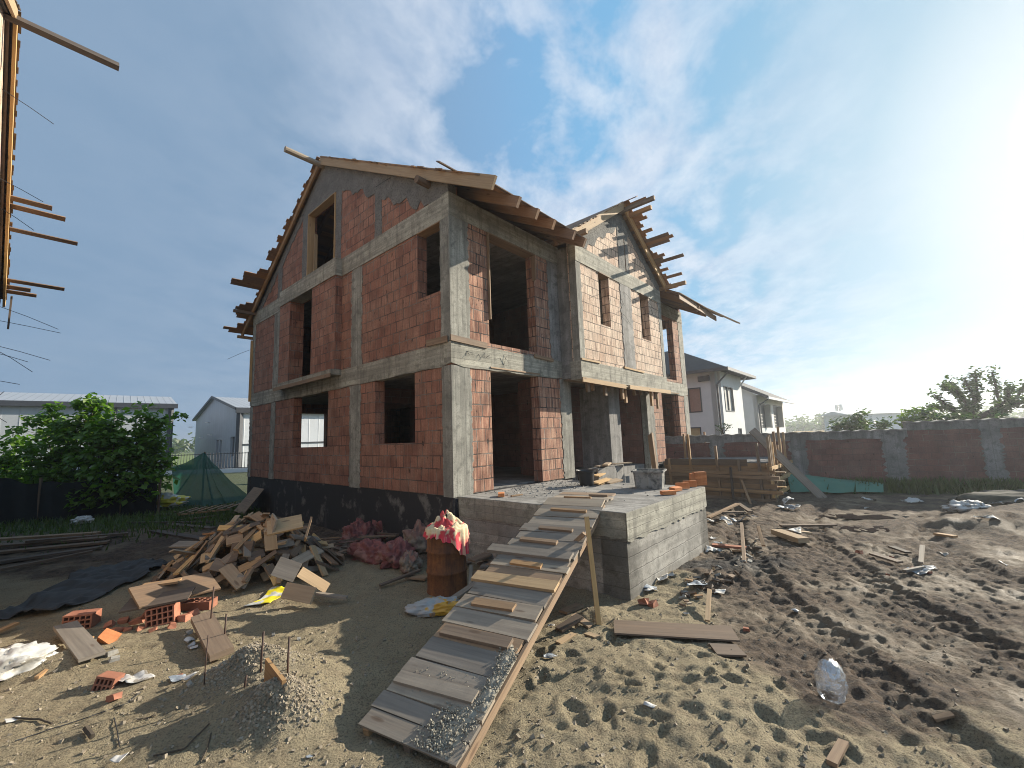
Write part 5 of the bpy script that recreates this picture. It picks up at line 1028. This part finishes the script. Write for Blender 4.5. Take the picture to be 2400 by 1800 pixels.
# puddles
def puddle(px,py,rx,ry,label):
    c=pix(px,py,0); mb=MB(); n=40; pts=[]
    hs=[]
    for i in range(n): a=2*PI*i/n; k=1+.35*mnoise.noise(Vector((math.cos(a)*1.5,math.sin(a)*1.5,px*.1))); pts.append(Vector((c.x+rx*k*math.cos(a),c.y+ry*k*math.sin(a),0))); hs.append(gz(pts[-1].x,pts[-1].y))
    z=sorted(hs)[int(n*.62)]+.0; mb.face([Vector((p.x,p.y,z)) for p in pts],[(p.x,p.y) for p in pts]); o=mb.obj('puddle',M['water']); tag(o,label,'puddle',kind='structure')
puddle(2030,1240,.55,.28,'bright puddle in the wheel track'); puddle(2085,1212,.9,.25,'long puddle behind the bright one'); puddle(1985,1208,.7,.25,'small puddle left of the long one')
# ---------------------------------------------------------------- vegetation helpers
def leaves(mb,c,n,rad,size,rr,flat=1.0,droop=.4):
    for _ in range(n):
        d=Vector((rr.gauss(0,1),rr.gauss(0,1),rr.gauss(0,1)*flat)); d=d.normalized()*rad*rr.random()**.45 if d.length>0 else d
        p=Vector(c)+d; s=size*rr.uniform(.65,1.3); a=rr.uniform(0,2*PI); t=Vector((math.cos(a),math.sin(a),-droop+rr.gauss(0,.45))).normalized(); b=t.cross(Vector((rr.gauss(0,.5),rr.gauss(0,.5),1))).normalized()*s*.32
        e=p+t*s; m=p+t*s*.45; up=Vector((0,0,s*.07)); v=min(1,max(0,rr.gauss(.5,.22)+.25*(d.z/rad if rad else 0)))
        mb.face([p,m-b+up,e,m+b+up],[(0,0),(0,1),(1,1),(1,0)],v)
def limb(mb,p,q,r0,r1,rr,n=5,w=.12):
    p=Vector(p);q=Vector(q); L=(q-p).length; P=[];rs=[]
    for i in range(n+1): t=i/n; o=Vector((rr.gauss(0,1),rr.gauss(0,1),rr.gauss(0,.5)))*w*L*.25*math.sin(t*PI); P.append(p.lerp(q,t)+o); rs.append(r0+(r1-r0)*t)
    mb.tube(P,rs,7); return P
def shrub(name,label,cat,base,clumps,lsize,nleaf,mat,seed,stems=6,group=None,trunk_r=.05,rad=.5,droop=.5):
    rr=random.Random(seed); e=thing(name,label,cat,base,group=group); mb=MB(); lv=MB(); B=Vector(base)
    for c in clumps:
        c=Vector(c)-B; root=Vector((rr.gauss(0,.25)+c.x*.12,rr.gauss(0,.2)+c.y*.12,-.1)); P=limb(mb,root,c,trunk_r,.012,rr,6)
        leaves(lv,c,nleaf,rad*rr.uniform(.75,1.2),lsize,rr,.8,droop)
        for k in range(3): t=rr.choice(P[3:]); q=t+Vector((rr.gauss(0,.35),rr.gauss(0,.35),rr.uniform(.0,.5))); limb(mb,t,q,.012,.005,rr,3); leaves(lv,q,nleaf//3,rad*.5,lsize,rr,.8,droop)
    mb.obj('trunk',M['bark'],e,smooth=True); lv.obj('crown',M[mat],e,merge=False); return e
def zat(px,py,y):                          # point at forward distance y seen at the photo pixel
    d=FW*(F_*1000)+RT*(px-1200)+UP*(900-py); return Vector((d.x/d.y*y,y,CZ+d.z/d.y*y))
rs=random.Random(9); cl=[]
for px,py,dy in [(215,945,0),(235,960,.3),(255,985,-.2),(200,985,.2),(175,1000,0),(120,975,.2),(105,990,.4),(140,1010,-.2),(110,1030,.2),(160,1040,-.4),(230,1020,-.5),(270,1030,-.4),(300,1020,0),(335,970,.3),(340,1000,.2),(350,1030,0),(362,985,.4),(366,1010,.3),(352,1045,.2),(320,1060,-.3),(280,1075,-.6),(230,1080,-.7),(180,1085,-.6),(130,1080,-.3),(350,1085,0),(362,1090,.3),(370,1060,.5),(300,1110,-.7),(240,1120,-.9),(180,1130,-.8),(120,1120,-.5),(60,1060,0),(30,1040,.3),(10,1080,0),(60,1110,-.3),(360,1120,-.2),(330,1150,-.6),(270,1160,-.9),(200,1165,-1),(140,1160,-.8),(370,1125,.4),(80,1150,-.4),(20,1130,-.2),(250,1000,0),(205,1010,.1),(290,1050,0),(155,1065,0)]:
    cl.append(zat(px,py,15.6+dy))
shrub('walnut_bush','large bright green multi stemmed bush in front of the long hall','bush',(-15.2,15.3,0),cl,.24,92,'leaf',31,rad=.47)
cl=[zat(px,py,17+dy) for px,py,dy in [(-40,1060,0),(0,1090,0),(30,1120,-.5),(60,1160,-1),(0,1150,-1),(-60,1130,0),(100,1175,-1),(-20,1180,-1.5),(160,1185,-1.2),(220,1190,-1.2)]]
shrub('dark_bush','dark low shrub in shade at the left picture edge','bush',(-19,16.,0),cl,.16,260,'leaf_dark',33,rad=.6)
nf_=thing('net_fence','low black shade net fence standing in front of the big bush','fence',(0,0,0)); M['net_black']=simple('black_fence_net',(.012,.016,.018),.9,.2,4,.3)
a_=zat(-120,1122,13.4); b_=zat(372,1128,15.2)
mb=MB()
def nff(u,v): p=a_.lerp(b_,u); return (p.x+.03*math.sin(u*60),p.y+.05*math.sin(u*47+v),(p.z+.10*math.sin(u*9+1)+.05*math.sin(u*31))*v-.05*(1-v))
mb.grid(nff,90,10); mb.obj('net_cloth',M['net_black'],nf_,smooth=True)
for k in range(6):
    p=a_.lerp(b_,k/5); mb=MB(); mb.bar((p.x,p.y+.06,-.2),(p.x,p.y+.06,p.z+.06),.06,.06); mb.obj('post',M['wood_dark'],nf_)
# grass tufts: dim strip at the left, rank weeds along the boundary wall
def grass(name,label,n,fn,h0,h1,seed):
    rr=random.Random(seed); mb=MB(); 
    for _ in range(n):
        x,y=fn(rr); 
        if x is None: continue
        z=0; h=rr.uniform(h0,h1); a=rr.uniform(0,PI); w=h*.08+.006; l=Vector((rr.gauss(0,.3),rr.gauss(0,.3),1))*h; c=Vector((math.cos(a)*w,math.sin(a)*w,0)); p=Vector((x,y,.0)); mb.face([p-c,p+c,p+l*.6+c*.5+Vector((0,0,0)),p+l],[(0,0)]*4,rr.random())
    xs=np.array([v.x for v in mb.v[::4]]);ys=np.array([v.y for v in mb.v[::4]]); hh_=height(xs,ys,False)
    for i,v in enumerate(mb.v): mb.v[i]=Vector((v.x,v.y,v.z+hh_[i//4]-.01))
    o=mb.obj(name,M['grass'],merge=False); tag(o,label,'grass',kind='stuff')
grass('grass','patchy grass growing between the bush and the house',9000,lambda r:(r.uniform(-22,-8.5),r.gauss(14.0,1.6)),.06,.22,5)
def wl(r): t=r.uniform(0,18); n=-abs(r.gauss(0,.35))-.05; return (7.2+.927*t+.37*n*1,16.7-.37*t+.927*n)
grass('weeds','rank weeds along the foot of the boundary wall',9000,wl,.12,.5,6)
# ---------------------------------------------------------------- shade net over a post
tn=thing('shade_net','dark green shade net hung over a post beyond the house corner','net',(0,0,0)); apex=zat(478,1060,18.2); bl=zat(398,1095,18.6); br=zat(585,1150,17.0)
mb=MB()
def netf(u,v):
    a=R(200)+u*R(150); base=[zat(398,1165,18.6),zat(430,1182,16.6),zat(470,1186,16.2),zat(520,1182,16.3),zat(590,1165,16.8)]
    t=u*4; i=min(int(t),3); b=base[i].lerp(base[i+1],t-i); b.z=max(b.z,.02)
    if u<.02: b=bl
    p=apex.lerp(b,v); sag=-.22*math.sin(v*PI)*(1 if .1<u<.9 else .5); fold=.10*math.sin(u*34+2*math.sin(u*9))*v
    return p+Vector((fold*.7,fold,sag+ .05*mnoise.noise(p*2)))
mb.grid(netf,90,24); mb.obj('net_cloth',M['net'],tn,smooth=True)
mb=MB(); mb.tube([(apex.x,apex.y+.05,-.1),(apex.x,apex.y+.05,apex.z)],.035,8); mb.obj('post',M['wood_dark'],tn)
# ---------------------------------------------------------------- boundary wall
bw=thing('boundary_wall','long red block boundary wall with grey ragged plaster strips and wavy coping','wall',(7.2,16.7,0),math.atan2(-.37,.927))
BL=lambda s,t,z: Vector((s,-t,z))
STEP=6.35
mb=MB(); mb.wall(-4,STEP,-.3,1.72,[],-.2,0,BL); mb.wall(STEP,22,-.3,1.95,[],-.2,0,BL); mb.obj('block_infill',M['brick_dark'],bw)
sr=random.Random(17)
for s,wd in((-2.2,.5),(.55,.5),(3.2,.48),(5.95,.62),(8.4,.48),(10.75,.75),(13.6,.6),(16.2,.6)):
    zt=1.75 if s<STEP-.5 else 1.98; mb=MB(); rag_r.seed(int(s*10)+100); mb.prism(rag(s-wd/2,s+wd/2,.05,zt,(1,1),(1,0),.07,.1),-.1,.02,BL); mb.obj('plaster_strip',M['conc_rough'],bw)
for a,b,z in((-4,STEP,1.72),(STEP,22,1.95)):
    mb=MB(); mb.prism(rag(a,b,z,z+.27,(0,0),(1,0),.03,.3),-.21,.025,BL); mb.obj('plaster_band',M['conc_rough'],bw)
    mb=MB(); n=int((b-a)/.07); z0=z+.27
    for i in range(n):
        x0=a+(b-a)*i/n;x1=a+(b-a)*(i+1)/n; w_=lambda x: z0+.02+.018*math.sin(x*2*PI/.42)
        for y0,y1,up in((-.06,.26,1),):
            mb.face([(x0,y0,w_(x0)),(x1,y0,w_(x1)),(x1,y1,w_(x1)),(x0,y1,w_(x0))],[(x0,0),(x1,0),(x1,.3),(x0,.3)]); mb.face([(x0,y0,w_(x0)-.035),(x1,y0,w_(x1)-.035),(x1,y0,w_(x1)),(x0,y0,w_(x0))],[(x0,0),(x1,0),(x1,.1),(x0,.1)]); mb.face([(x0,y1,w_(x0)),(x1,y1,w_(x1)),(x1,y1,w_(x1)-.035),(x0,y1,w_(x0)-.035)],[(x0,0),(x1,0),(x1,.1),(x0,.1)])
    mb.obj('coping',M['mortar'],bw)
# green tarpaulin and soil heap near the wall
A=gp(1865,1165);B_=gp(1980,1168);C1=gp(2000,1150);D1=gp(1880,1142)
mb=MB()
def shf(u,v):
    a=Vector((9.15,14.55,0)).lerp(Vector((11.55,13.75,0)),u); b=Vector((9.5,15.35,0)).lerp(Vector((12.1,14.35,0)),u); p=a.lerp(b,v); return (p.x,p.y,.06+(.55-.35*u)*math.sin(min(1,v*1.4)*PI/2)+.05*mnoise.noise(p*1.5))
mb.grid(shf,40,16); o=mb.obj('green_tarpaulin',M['green_sheet'],smooth=True); tag(o,'green tarpaulin sheet stretched over something low by the boundary wall','tarpaulin')
M['soil']=simple('grey_green_soil',(.075,.068,.048),.95,.25,6,.8)
crumple('soil_heap','low dark soil heap with weeds at the right picture edge','heap',Vector((12.6,10.6,-.05)),(3.4,1.5,.5),'soil',150,-.3,.25,.15,nu=70,nv=30,freq=1.6)
# ---------------------------------------------------------------- far buildings
def hall(name,label,org,e,n,L,D,he,hr,mats,ridge_along=True):
    t=thing(name,label,'warehouse',org); e=Vector(e).normalized(); n=Vector(n).normalized(); V=lambda s,d,z: e*s+n*d+Vector((0,0,z))
    return t,V
V3=Vector
# long hall: origin = right front corner, e runs left
o1=V3((-32,40,0)); e1_=V3((-.735,-.678,0)).normalized(); n1_=V3((-.678,.735,0)).normalized()
h1=thing('long_warehouse','long pale warehouse with dark gutter and seamed grey roof behind the bush','warehouse',o1)
Vh=lambda s,t,z: e1_*s-n1_*t+V3((0,0,z))
L1_,D1_,HE1,HR1=34.,16.,6.25,7.85
mb=MB(); mb.wall(0,L1_,0,HE1,[(11.2,17.5,0,4.3)],-.3,0,Vh); mb.obj('wall',M['panel'],h1)
mb=MB(); mb.wall(0,D1_,0,HE1,[],0,.3,lambda s,t,z: n1_*s+e1_*t+V3((0,0,z))); mb.prism([(0,HE1),(D1_,HE1),(D1_/2,HR1-.1)],0,.3,lambda s,t,z: n1_*s+e1_*t+V3((0,0,z))); mb.obj('end_wall',M['panel_shade'],h1)
mb=MB(); mb.wall(0,L1_,0,HE1,[],-.3,0,lambda s,t,z: e1_*s+n1_*(D1_+t)+V3((0,0,z))); mb.obj('rear_wall',M['panel'],h1)
mb=MB()
for d0,z0,d1,z1 in((-.35,HE1+.05,D1_/2,HR1),(D1_/2,HR1,D1_+.35,HE1+.05)):
    q=[e1_*-.3+n1_*d0+V3((0,0,z0)),e1_*L1_+n1_*d0+V3((0,0,z0)),e1_*L1_+n1_*d1+V3((0,0,z1)),e1_*-.3+n1_*d1+V3((0,0,z1))]; mb.face(q,[(0,0),(L1_,0),(L1_,9),(0,9)],out=V3((0,0,1))); mb.face([p-V3((0,0,.12)) for p in q],[(0,0),(L1_,0),(L1_,9),(0,9)],out=V3((0,0,-1)))
mb.obj('roof',M['seam_roof'],h1)
def bbar(p,q,w,h,nm,m,par): mb=MB(); mb.bar(p,q,w,h); mb.obj(nm,M[m],par)
bbar(Vh(-.3,.32,HE1-.05),Vh(L1_,.32,HE1-.05),.25,.42,'gutter','trim_dark',h1); bbar(Vh(.15,.12,0),Vh(.15,.12,HE1),.3,.3,'corner_trim','trim_dark',h1); bbar(Vh(4.0,.1,0),Vh(4.0,.1,HE1-.3),.12,.12,'downpipe','trim_dark',h1)
mb=MB(); mb.prism([(10.8,4.3),(18,4.3),(18,4.45),(10.8,4.45)],0,1.2,Vh); mb.obj('gate_canopy',M['trim_dark'],h1); mb=MB(); mb.wall(11.2,17.5,0,4.3,[],-.5,-.3,Vh); mb.obj('gate',M['trim_dark'],h1)
bbar(Vh(13.5,.3,4.9),Vh(14.2,.3,4.9),.2,.15,'wall_lamp','trim_dark',h1)
# gabled hall
o2=V3((-26.2,40.6,0)); g2=V3((-.718,.70,0)).normalized(); s2=V3((.70,.718,0)).normalized()
h2=thing('gabled_warehouse','pale gabled warehouse beside the house, gable tinted as shaded, side wall as sunlit','warehouse',o2); GW,SL,HE2,HR2=20.5,40.,5.8,7.75
Vg=lambda s,t,z: g2*s-s2*t+V3((0,0,z)); Vs=lambda s,t,z: s2*s-g2*t+V3((0,0,z))
w2=[(1.0,2.6,1.3,3.2),(6.2,7.1,.6,3.0),(7.6,8.6,.6,3.0)]
mb=MB(); mb.wall(0,GW,0,HE2,w2,-.3,0,Vg); mb.prism([(0,HE2),(GW,HE2),(GW/2,HR2)],-.3,0,Vg); mb.obj('gable_wall',M['panel_shade'],h2)  # unlit gable: shade put into the blue grey panel colour
mb=MB(); mb.wall(0,SL,0,HE2,[],-.3,0,Vs); mb.obj('side_wall',M['panel_white_lit'],h2)  # same cladding, sunlight put into the whiter panel colour
for a,b,c,d in w2:
    mb=MB(); mb.wall(a,b,c,d,[],-.25,-.2,Vg); wn=mb.obj('window',M['glass'],h2); mb=MB(); mb.bar(Vg((a+b)/2,-.15,c),Vg((a+b)/2,-.15,d),.06,.06); mb.obj('mullion',M['trim_dark'],wn)
mb=MB()
for a0,z0,a1,z1 in((-.35,HE2-.0,GW/2,HR2+.12),(GW/2,HR2+.12,GW+.35,HE2)):
    q=[g2*a0-s2*.3+V3((0,0,z0)),g2*a1-s2*.3+V3((0,0,z1)),g2*a1+s2*SL+V3((0,0,z1)),g2*a0+s2*SL+V3((0,0,z0))]; mb.face(q,[(0,0),(0,9),(SL,9),(SL,0)],out=V3((0,0,1))); mb.face([p-V3((0,0,.1)) for p in q],[(0,0),(0,9),(SL,9),(SL,0)],out=V3((0,0,-1)))
mb.obj('roof',M['seam_roof'],h2)
bbar(Vs(-.3,.3,HE2-.15),Vs(SL,.3,HE2-.15),.25,.5,'gutter','trim_dark',h2); bbar(Vs(.1,.1,0),Vs(.1,.1,HE2),.35,.5,'corner_trim','trim_dark',h2); bbar(Vs(0,.06,2.4),Vs(SL,.06,2.4),.05,.12,'rail_trim','trim_dark',h2)
for p,q in((Vg(-.3,.32,HE2),Vg(GW/2,.32,HR2+.1)),(Vg(GW/2,.32,HR2+.1),Vg(GW+.3,.32,HE2))): bbar(p,q,.1,.25,'verge_trim','trim_dark',h2)
for s,z in((10.2,5.0),(13.3,3.4),(8.8,3.6),(20.2,4.9)): bbar(Vg(s,.5,z),Vg(s+.8,.6,z+.03),.2,.1,'wall_lamp','plaster',h2)
# railing in front of both halls
fe=thing('bar_fence','dark upright bar fence standing on a pale kerb before the halls','fence',(0,0,0)); pa,pb=V3((-34,37,0)),V3((-17.5,37.5,0)); pc=V3((-11,38.5,0))
mb=MB(); n=95
for i in range(n): p=pa.lerp(pc,i/n); mb.bar((p.x,p.y,.3),(p.x,p.y,1.75),.035,.035)
o=mb.obj('bars',M['trim_dark'],fe)
for z in(.4,1.65): bbar(pa+V3((0,0,z)),pc+V3((0,0,z)),.05,.06,'rail','trim_dark',fe)
mb=MB(); mb.bar(pa+V3((0,0,.1)),pc+V3((0,0,.1)),.25,.5); mb.obj('kerb_wall',M['plaster'],fe)
bbar(V3((-15.5,26,.25)),V3((-11.8,25,.25)),.3,.5,'low_wall','plaster_grey',fe)
# field behind the halls
mb=MB(); mb.face([(-160,48,.06),(-15,48,.06),(-40,230,.06),(-420,230,.06)],[(0,0)]*4,out=V3((0,0,1))); o=mb.obj('field',M['field']); tag(o,'green field between the two halls','field',kind='structure')
# ---------------------------------------------------------------- white houses on the right
def window_on(par,fr,a,b,c,d,mat='glass',frame='trim_dark',mull=1):
    mb=MB(); mb.wall(a,b,c,d,[],-.14,-.10,fr); wn=mb.obj('window',M[mat],par)
    mb=MB(); k=.07; mb.wall(a-k,b+k,c-k,d+k,[(a,b,c,d)],-.15,.03,fr); mb.obj('window_frame',M[frame],wn)
    for i in range(mull): x=a+(b-a)*(i+1)/(mull+1); mb=MB(); mb.bar(fr(x,-.06,c),fr(x,-.06,d),.06,.06); mb.obj('mullion',M[frame],wn)
oA=V3((13.1,27.3,0)); A_=thing('white_house','white rendered two storey house with dark roof behind the boundary wall','house',oA,HROT)
fl=LF(0); ff=FF(0); HA=6.0
mb=MB(); wl_=[(1.0,2.5,3.45,4.95),(1.2,3.6,.9,2.35)]; mb.wall(0,9,0,HA,wl_,-.3,0,fl); mb.obj('side_wall',M['plaster_grey'],A_)
mb=MB(); mb.wall(.0,.5,0,HA,[],-.3,0,ff); mb.wall(.5,5.6,0,HA,[(1.15,3.1,3.45,5.0),(3.7,4.4,1.2,2.2)],-.3,.18,ff); mb.obj('front_wall',M['plaster'],A_)
mb=MB(); mb.wall(0,9,0,HA,[],0,.3,lambda s,t,z: V3((5.6-t,s,z))); mb.wall(0,5.6,0,HA,[],-.3,0,BF(9)); mb.obj('rear_wall',M['plaster_grey'],A_)
window_on(A_,fl,1.0,2.5,3.45,4.95,'tile_brown'); window_on(A_,fl,1.2,3.6,.9,2.35,'ochre'); window_on(A_,FF(-.18),1.15,3.1,3.45,5.0,'curtain',mull=1); window_on(A_,FF(-.18),3.7,4.4,1.2,2.2)
mb=MB(); ov=.75; x0,x1,y0,y1=-ov,5.6+ov+.3,-ov-.2,9+ov; rz2=8.3; ra=V3((2.9,3.4,rz2)); rb=V3((2.9,5.8,rz2)); E=[V3((x0,y0,HA+.05)),V3((x1,y0,HA+.05)),V3((x1,y1,HA+.05)),V3((x0,y1,HA+.05))]
for q in([E[0],E[1],ra],[E[1],E[2],rb,ra],[E[2],E[3],rb],[E[3],E[0],ra,rb]): mb.face(q,[(p.x,p.y) for p in q],out=V3((0,0,1)))
mb.face(E,[(p.x,p.y) for p in E],out=V3((0,0,-1))); mb.obj('roof',M['roof_dark'],A_)
for p,q in((E[0],E[1]),(E[0],E[3]),(E[1],E[2])): bbar(p+V3((0,0,-.08)),q+V3((0,0,-.08)),.14,.2,'gutter','trim_dark',A_)
for p,q in((V3((.25,-.75,5.85)),V3((-.05,-.12,5.1))),(V3((-.05,-.12,5.1)),V3((-.05,-.12,0)))): bbar(p,q,.1,.1,'downpipe','trim_dark',A_)
bbar(V3((4.6,-.9,6.0)),V3((4.6,-.3,5.2)),.08,.08,'downpipe','plaster',A_); bbar(V3((-.05,.3,5.55)),V3((-.05,1.0,5.55)),.3,.35,'eave_box','trim_dark',A_)
oB=oA+HU*11+HV*0; B2=thing('far_white_house','farther white house with dark slatted shutters behind the first one','house',oB,HROT); HB=5.0
mb=MB(); mb.wall(0,8,0,HB,[],-.3,0,fl); mb.prism([(0,HB),(8,HB),(8,HB+2.4),(4,HB+2.4)],-.3,0,fl); mb.obj('side_wall',M['plaster_grey'],B2)
mb=MB(); mb.wall(0,11.4,0,HB,[(.6,5.2,2.2,4.35),(6.2,10.8,2.2,4.35),(.4,2,.3,1.6),(3,4,.3,1.6)],-.3,0,ff); mb.wall(0,11.4,0,HB,[],-.3,0,BF(8)); mb.obj('front_wall',M['plaster'],B2)
for a,b in((.6,5.2),(6.2,10.8)):
    mb=MB(); mb.wall(a,b,2.2,4.35,[],-.12,-.08,ff); wn=mb.obj('window',M['trim_dark'],B2); mb=MB(); mb.bar(ff((a+b)/2,-.04,2.25),ff((a+b)/2,-.04,4.2),.8,.04,(1,0,0)); mb.obj('blind',M['curtain'],wn)
    for sx_ in(a+.6,b-.6):
        mb=MB()
        for k in range(4): mb.bar(ff(sx_-.35,-.03,2.5+k*.28),ff(sx_+.35,-.03,2.5+k*.28),.03,.07)
        mb.obj('shutter_slat',M['curtain'],wn)
window_on(B2,ff,.4,2,.3,1.6); window_on(B2,ff,3,4,.3,1.6)
mb=MB(); q=[V3((-.4,-.9,HB-.25)),V3((11.9,-.9,HB-.25)),V3((11.9,4,HB+2.5)),V3((-.4,4,HB+2.5))]; mb.face(q,[(p.x,p.y) for p in q],out=V3((0,0,1))); mb.face([p-V3((0,0,.2)) for p in q],[(p.x,p.y) for p in q],out=V3((0,0,-1))); q=[V3((-.4,4,HB+2.5)),V3((11.9,4,HB+2.5)),V3((11.9,9,HB+.5)),V3((-.4,9,HB+.5))]; mb.face(q,[(p.x,p.y) for p in q],out=V3((0,0,1))); mb.obj('roof',M['roof_dark'],B2)
bbar(V3((-.4,-.9,HB-.35)),V3((11.9,-.9,HB-.35)),.16,.2,'gutter','plaster_grey',B2); bbar(V3((-.4,-.9,HB-.3)),V3((-.4,4,HB+2.42)),.08,.25,'verge_trim','trim_dark',B2)
bbar(V3((-.9,2.2,1.8)),V3((-.0,2.2,1.8)),1.6,.45,'balcony','trim_dark',B2); bbar(V3((-.8,2.2,4.2)),V3((0,2.2,4.2)),1.5,.35,'balcony_canopy','roof_dark',B2); bbar(V3((-.05,2.2,2.0)),V3((-.05,2.2,4.0)),.9,.05,'balcony_door','glass',B2)
for p,q in((V3((.3,-.8,4.6)),V3((.05,-.1,4.1))),(V3((.05,-.1,4.1)),V3((.05,-.1,0)))): bbar(p,q,.1,.1,'downpipe','trim_dark',B2)
bbar(V3((6,-3.2,0)),V3((6,-3.2,1.7)),.2,.2,'porch_post','ochre',B2); mb=MB(); mb.wall(5.8,12.4,1.0,1.75,[],-2.5,-.3,FF(-3.4)); mb.obj('porch_panel',M['ochre'],B2)
# ---------------------------------------------------------------- far trees, mast, forest
rr=random.Random(77)
def plume_tree():
    base=zat(2285,1130,24); base.z=0; e=thing('pollarded_tree','tree with separate plume like upswept branches behind the boundary wall','tree',base); mb=MB(); lv=MB()
    top=zat(2275,985,24)-base; limb(mb,(0,0,-.1),top,.22,.15,rr,4,.05)
    for path,rad in [([(2268,985),(2235,962),(2190,925)],.42),([(2270,982),(2215,955),(2182,955)],.4),([(2272,980),(2262,940),(2225,895)],.5),([(2268,950),(2240,915),(2215,905)],.4),([(2278,980),(2292,930),(2285,870)],.55),([(2285,930),(2268,905),(2262,890)],.4),([(2330,985),(2345,945),(2325,872)],.55),([(2345,950),(2365,930),(2362,905)],.45),([(2345,965),(2380,940),(2410,895)],.5),([(2350,950),(2390,945),(2420,935)],.45),([(2262,985),(2210,985),(2180,975)],.4),([(2300,990),(2330,985),(2360,990)],.4),([(2345,1000),(2335,970),(2340,955)],.4)]:
        P=[zat(*q,24+rr.gauss(0,.5))-base for q in path]; limb(mb,top,P[0],.1,.09,rr,3,.05)
        for a,b in zip(P[:-1],P[1:]):
            limb(mb,a,b,.08,.04,rr,4,.08); n=int((b-a).length/.28)+1
            for i in range(n): leaves(lv,a.lerp(b,i/n),30,rad*.62*rr.uniform(.7,1.15),.22,rr,1.,.2)
        leaves(lv,P[-1],50,rad*.75,.2,rr,1.3,-.2)
    mb.obj('trunk',M['bark'],e,smooth=True); lv.obj('crown',M['leaf_far'],e,merge=False)
plume_tree()
def bush_at(px,py,y,w,h,mat,label,name='shrub',seed=1,n=14,ls=.22,nl=110):
    b=zat(px,py,y); r2=random.Random(seed); cl=[]
    for i in range(n): k=r2.uniform(-1,1); cl.append(V3((b.x+k*w,b.y+r2.uniform(-.6,.6),b.z-h*(1-math.sqrt(max(0,1-k*k)))*1.2-r2.random()*h*.9)))
    shrub(name,label,'bush',(b.x,b.y,0),cl,ls,nl,mat,seed,rad=.55,group=None,droop=.1)
bush_at(2012,972,26,1.4,1.1,'leaf_far','rounded grey green bush left of the wall step',seed=3); bush_at(2150,962,22,1.0,1.0,'leaf_yellow','yellow green bush left of the pollarded tree',seed=4); bush_at(2205,985,20,1.2,.6,'leaf_dark','low dark bush under the pollarded tree',seed=5); bush_at(2370,990,22,1.3,.6,'leaf_far','low bush right of the pollarded tree',seed=6)
ml=V3(zat(1690,1000,22)); 
e=thing('young_tree','small thin young tree in front of the white house','tree',(ml.x,ml.y,0)); mb=MB(); lv=MB(); r2=random.Random(5)
top=zat(1693,1002,22)-V3((ml.x,ml.y,0)); limb(mb,(0,0,-.1),top,.05,.03,r2,4)
for q in((1683,1001),(1697,994),(1709,998),(1690,1008),(1704,1003)): c=zat(*q,22)-V3((ml.x,ml.y,0)); limb(mb,top*.85,c,.02,.008,r2,3); leaves(lv,c,26,.16,.1,r2)
mb.obj('trunk',M['bark'],e); lv.obj('crown',M['leaf_dark'],e,merge=False)
mast=thing('lattice_mast','thin pale lattice telecom mast far beyond the boundary wall','mast',(zat(1972,1000,170).x,170,0)); b=V3((zat(1972,1000,170).x,170,0)); hm=zat(1972,948,170).z
mb=MB()
for a in range(3): c=V3((math.cos(a*2.1)*.55,math.sin(a*2.1)*.55,0)); mb.bar(c*1.6,c*.8+V3((0,0,hm)),.16,.16)
for i in range(14): z=hm*i/14; z2=hm*(i+1)/14; mb.bar((-.6,-.3,z),(.6,.3,z2),.1,.1); mb.bar((.6,-.3,z),(-.6,.3,z2),.1,.1)
mb.obj('lattice',M['mortar'],mast)
for i in range(4): a=i*1.57; mb=MB(); mb.box((.5,.5,2.4),T((math.cos(a)*1.1,math.sin(a)*1.1,hm-1.2))); mb.obj('antenna_panel',M['plaster'],mast)
fh=thing('far_hall','very far low white hall roof above the boundary wall','warehouse',(zat(2075,985,90).x,90,0)); mb=MB(); mb.wall(-7,9,0,4.4,[],-8,0,FF(0)); mb.obj('wall',M['panel_white_lit'],fh); mb=MB(); mb.prism([(-.5,4.4),(8.5,4.4),(4,5.3)],-8,10,lambda s,t,z: V3((t,s,z))); mb.obj('roof',M['plaster_grey'],fh)
lv=MB(); r2=random.Random(12)
for i in range(330):
    az=R(r2.uniform(-62,62)); dist=r2.uniform(170,300); c=V3((math.sin(az)*dist,math.cos(az)*dist,0)); h=r2.uniform(4.5,8.5)*dist/230; 
    if R(-30)<az<R(33): h*=.8
    for k in range(5): leaves(lv,c+V3((r2.gauss(0,4),r2.gauss(0,3),h*r2.uniform(.2,.85))),16,h*.38,2.0,r2)
o=lv.obj('distant_forest',M['leaf_far'],merge=False); tag(o,'dim green belt of trees along the horizon','forest',kind='stuff')

# ---------------------------------------------------------------- haze volume added to imitate lens glare
mb=MB(); mb.box((5400,4200,24),T((0,1600,9.0)),.5,0); hz_=mb.obj('haze',None if False else []); tag(hz_,'thin pale haze volume added to imitate lens glare','haze',kind='stuff')
gm=G('glare_haze'); v=gm.n('VolumePrincipled',{'Color':(.92,.96,1,1),'Density':.0011,'Anisotropy':.55}); gm.n('OutputMaterial',{'Volume':v.outputs[0]}); hz_.data.materials.append(gm.m)
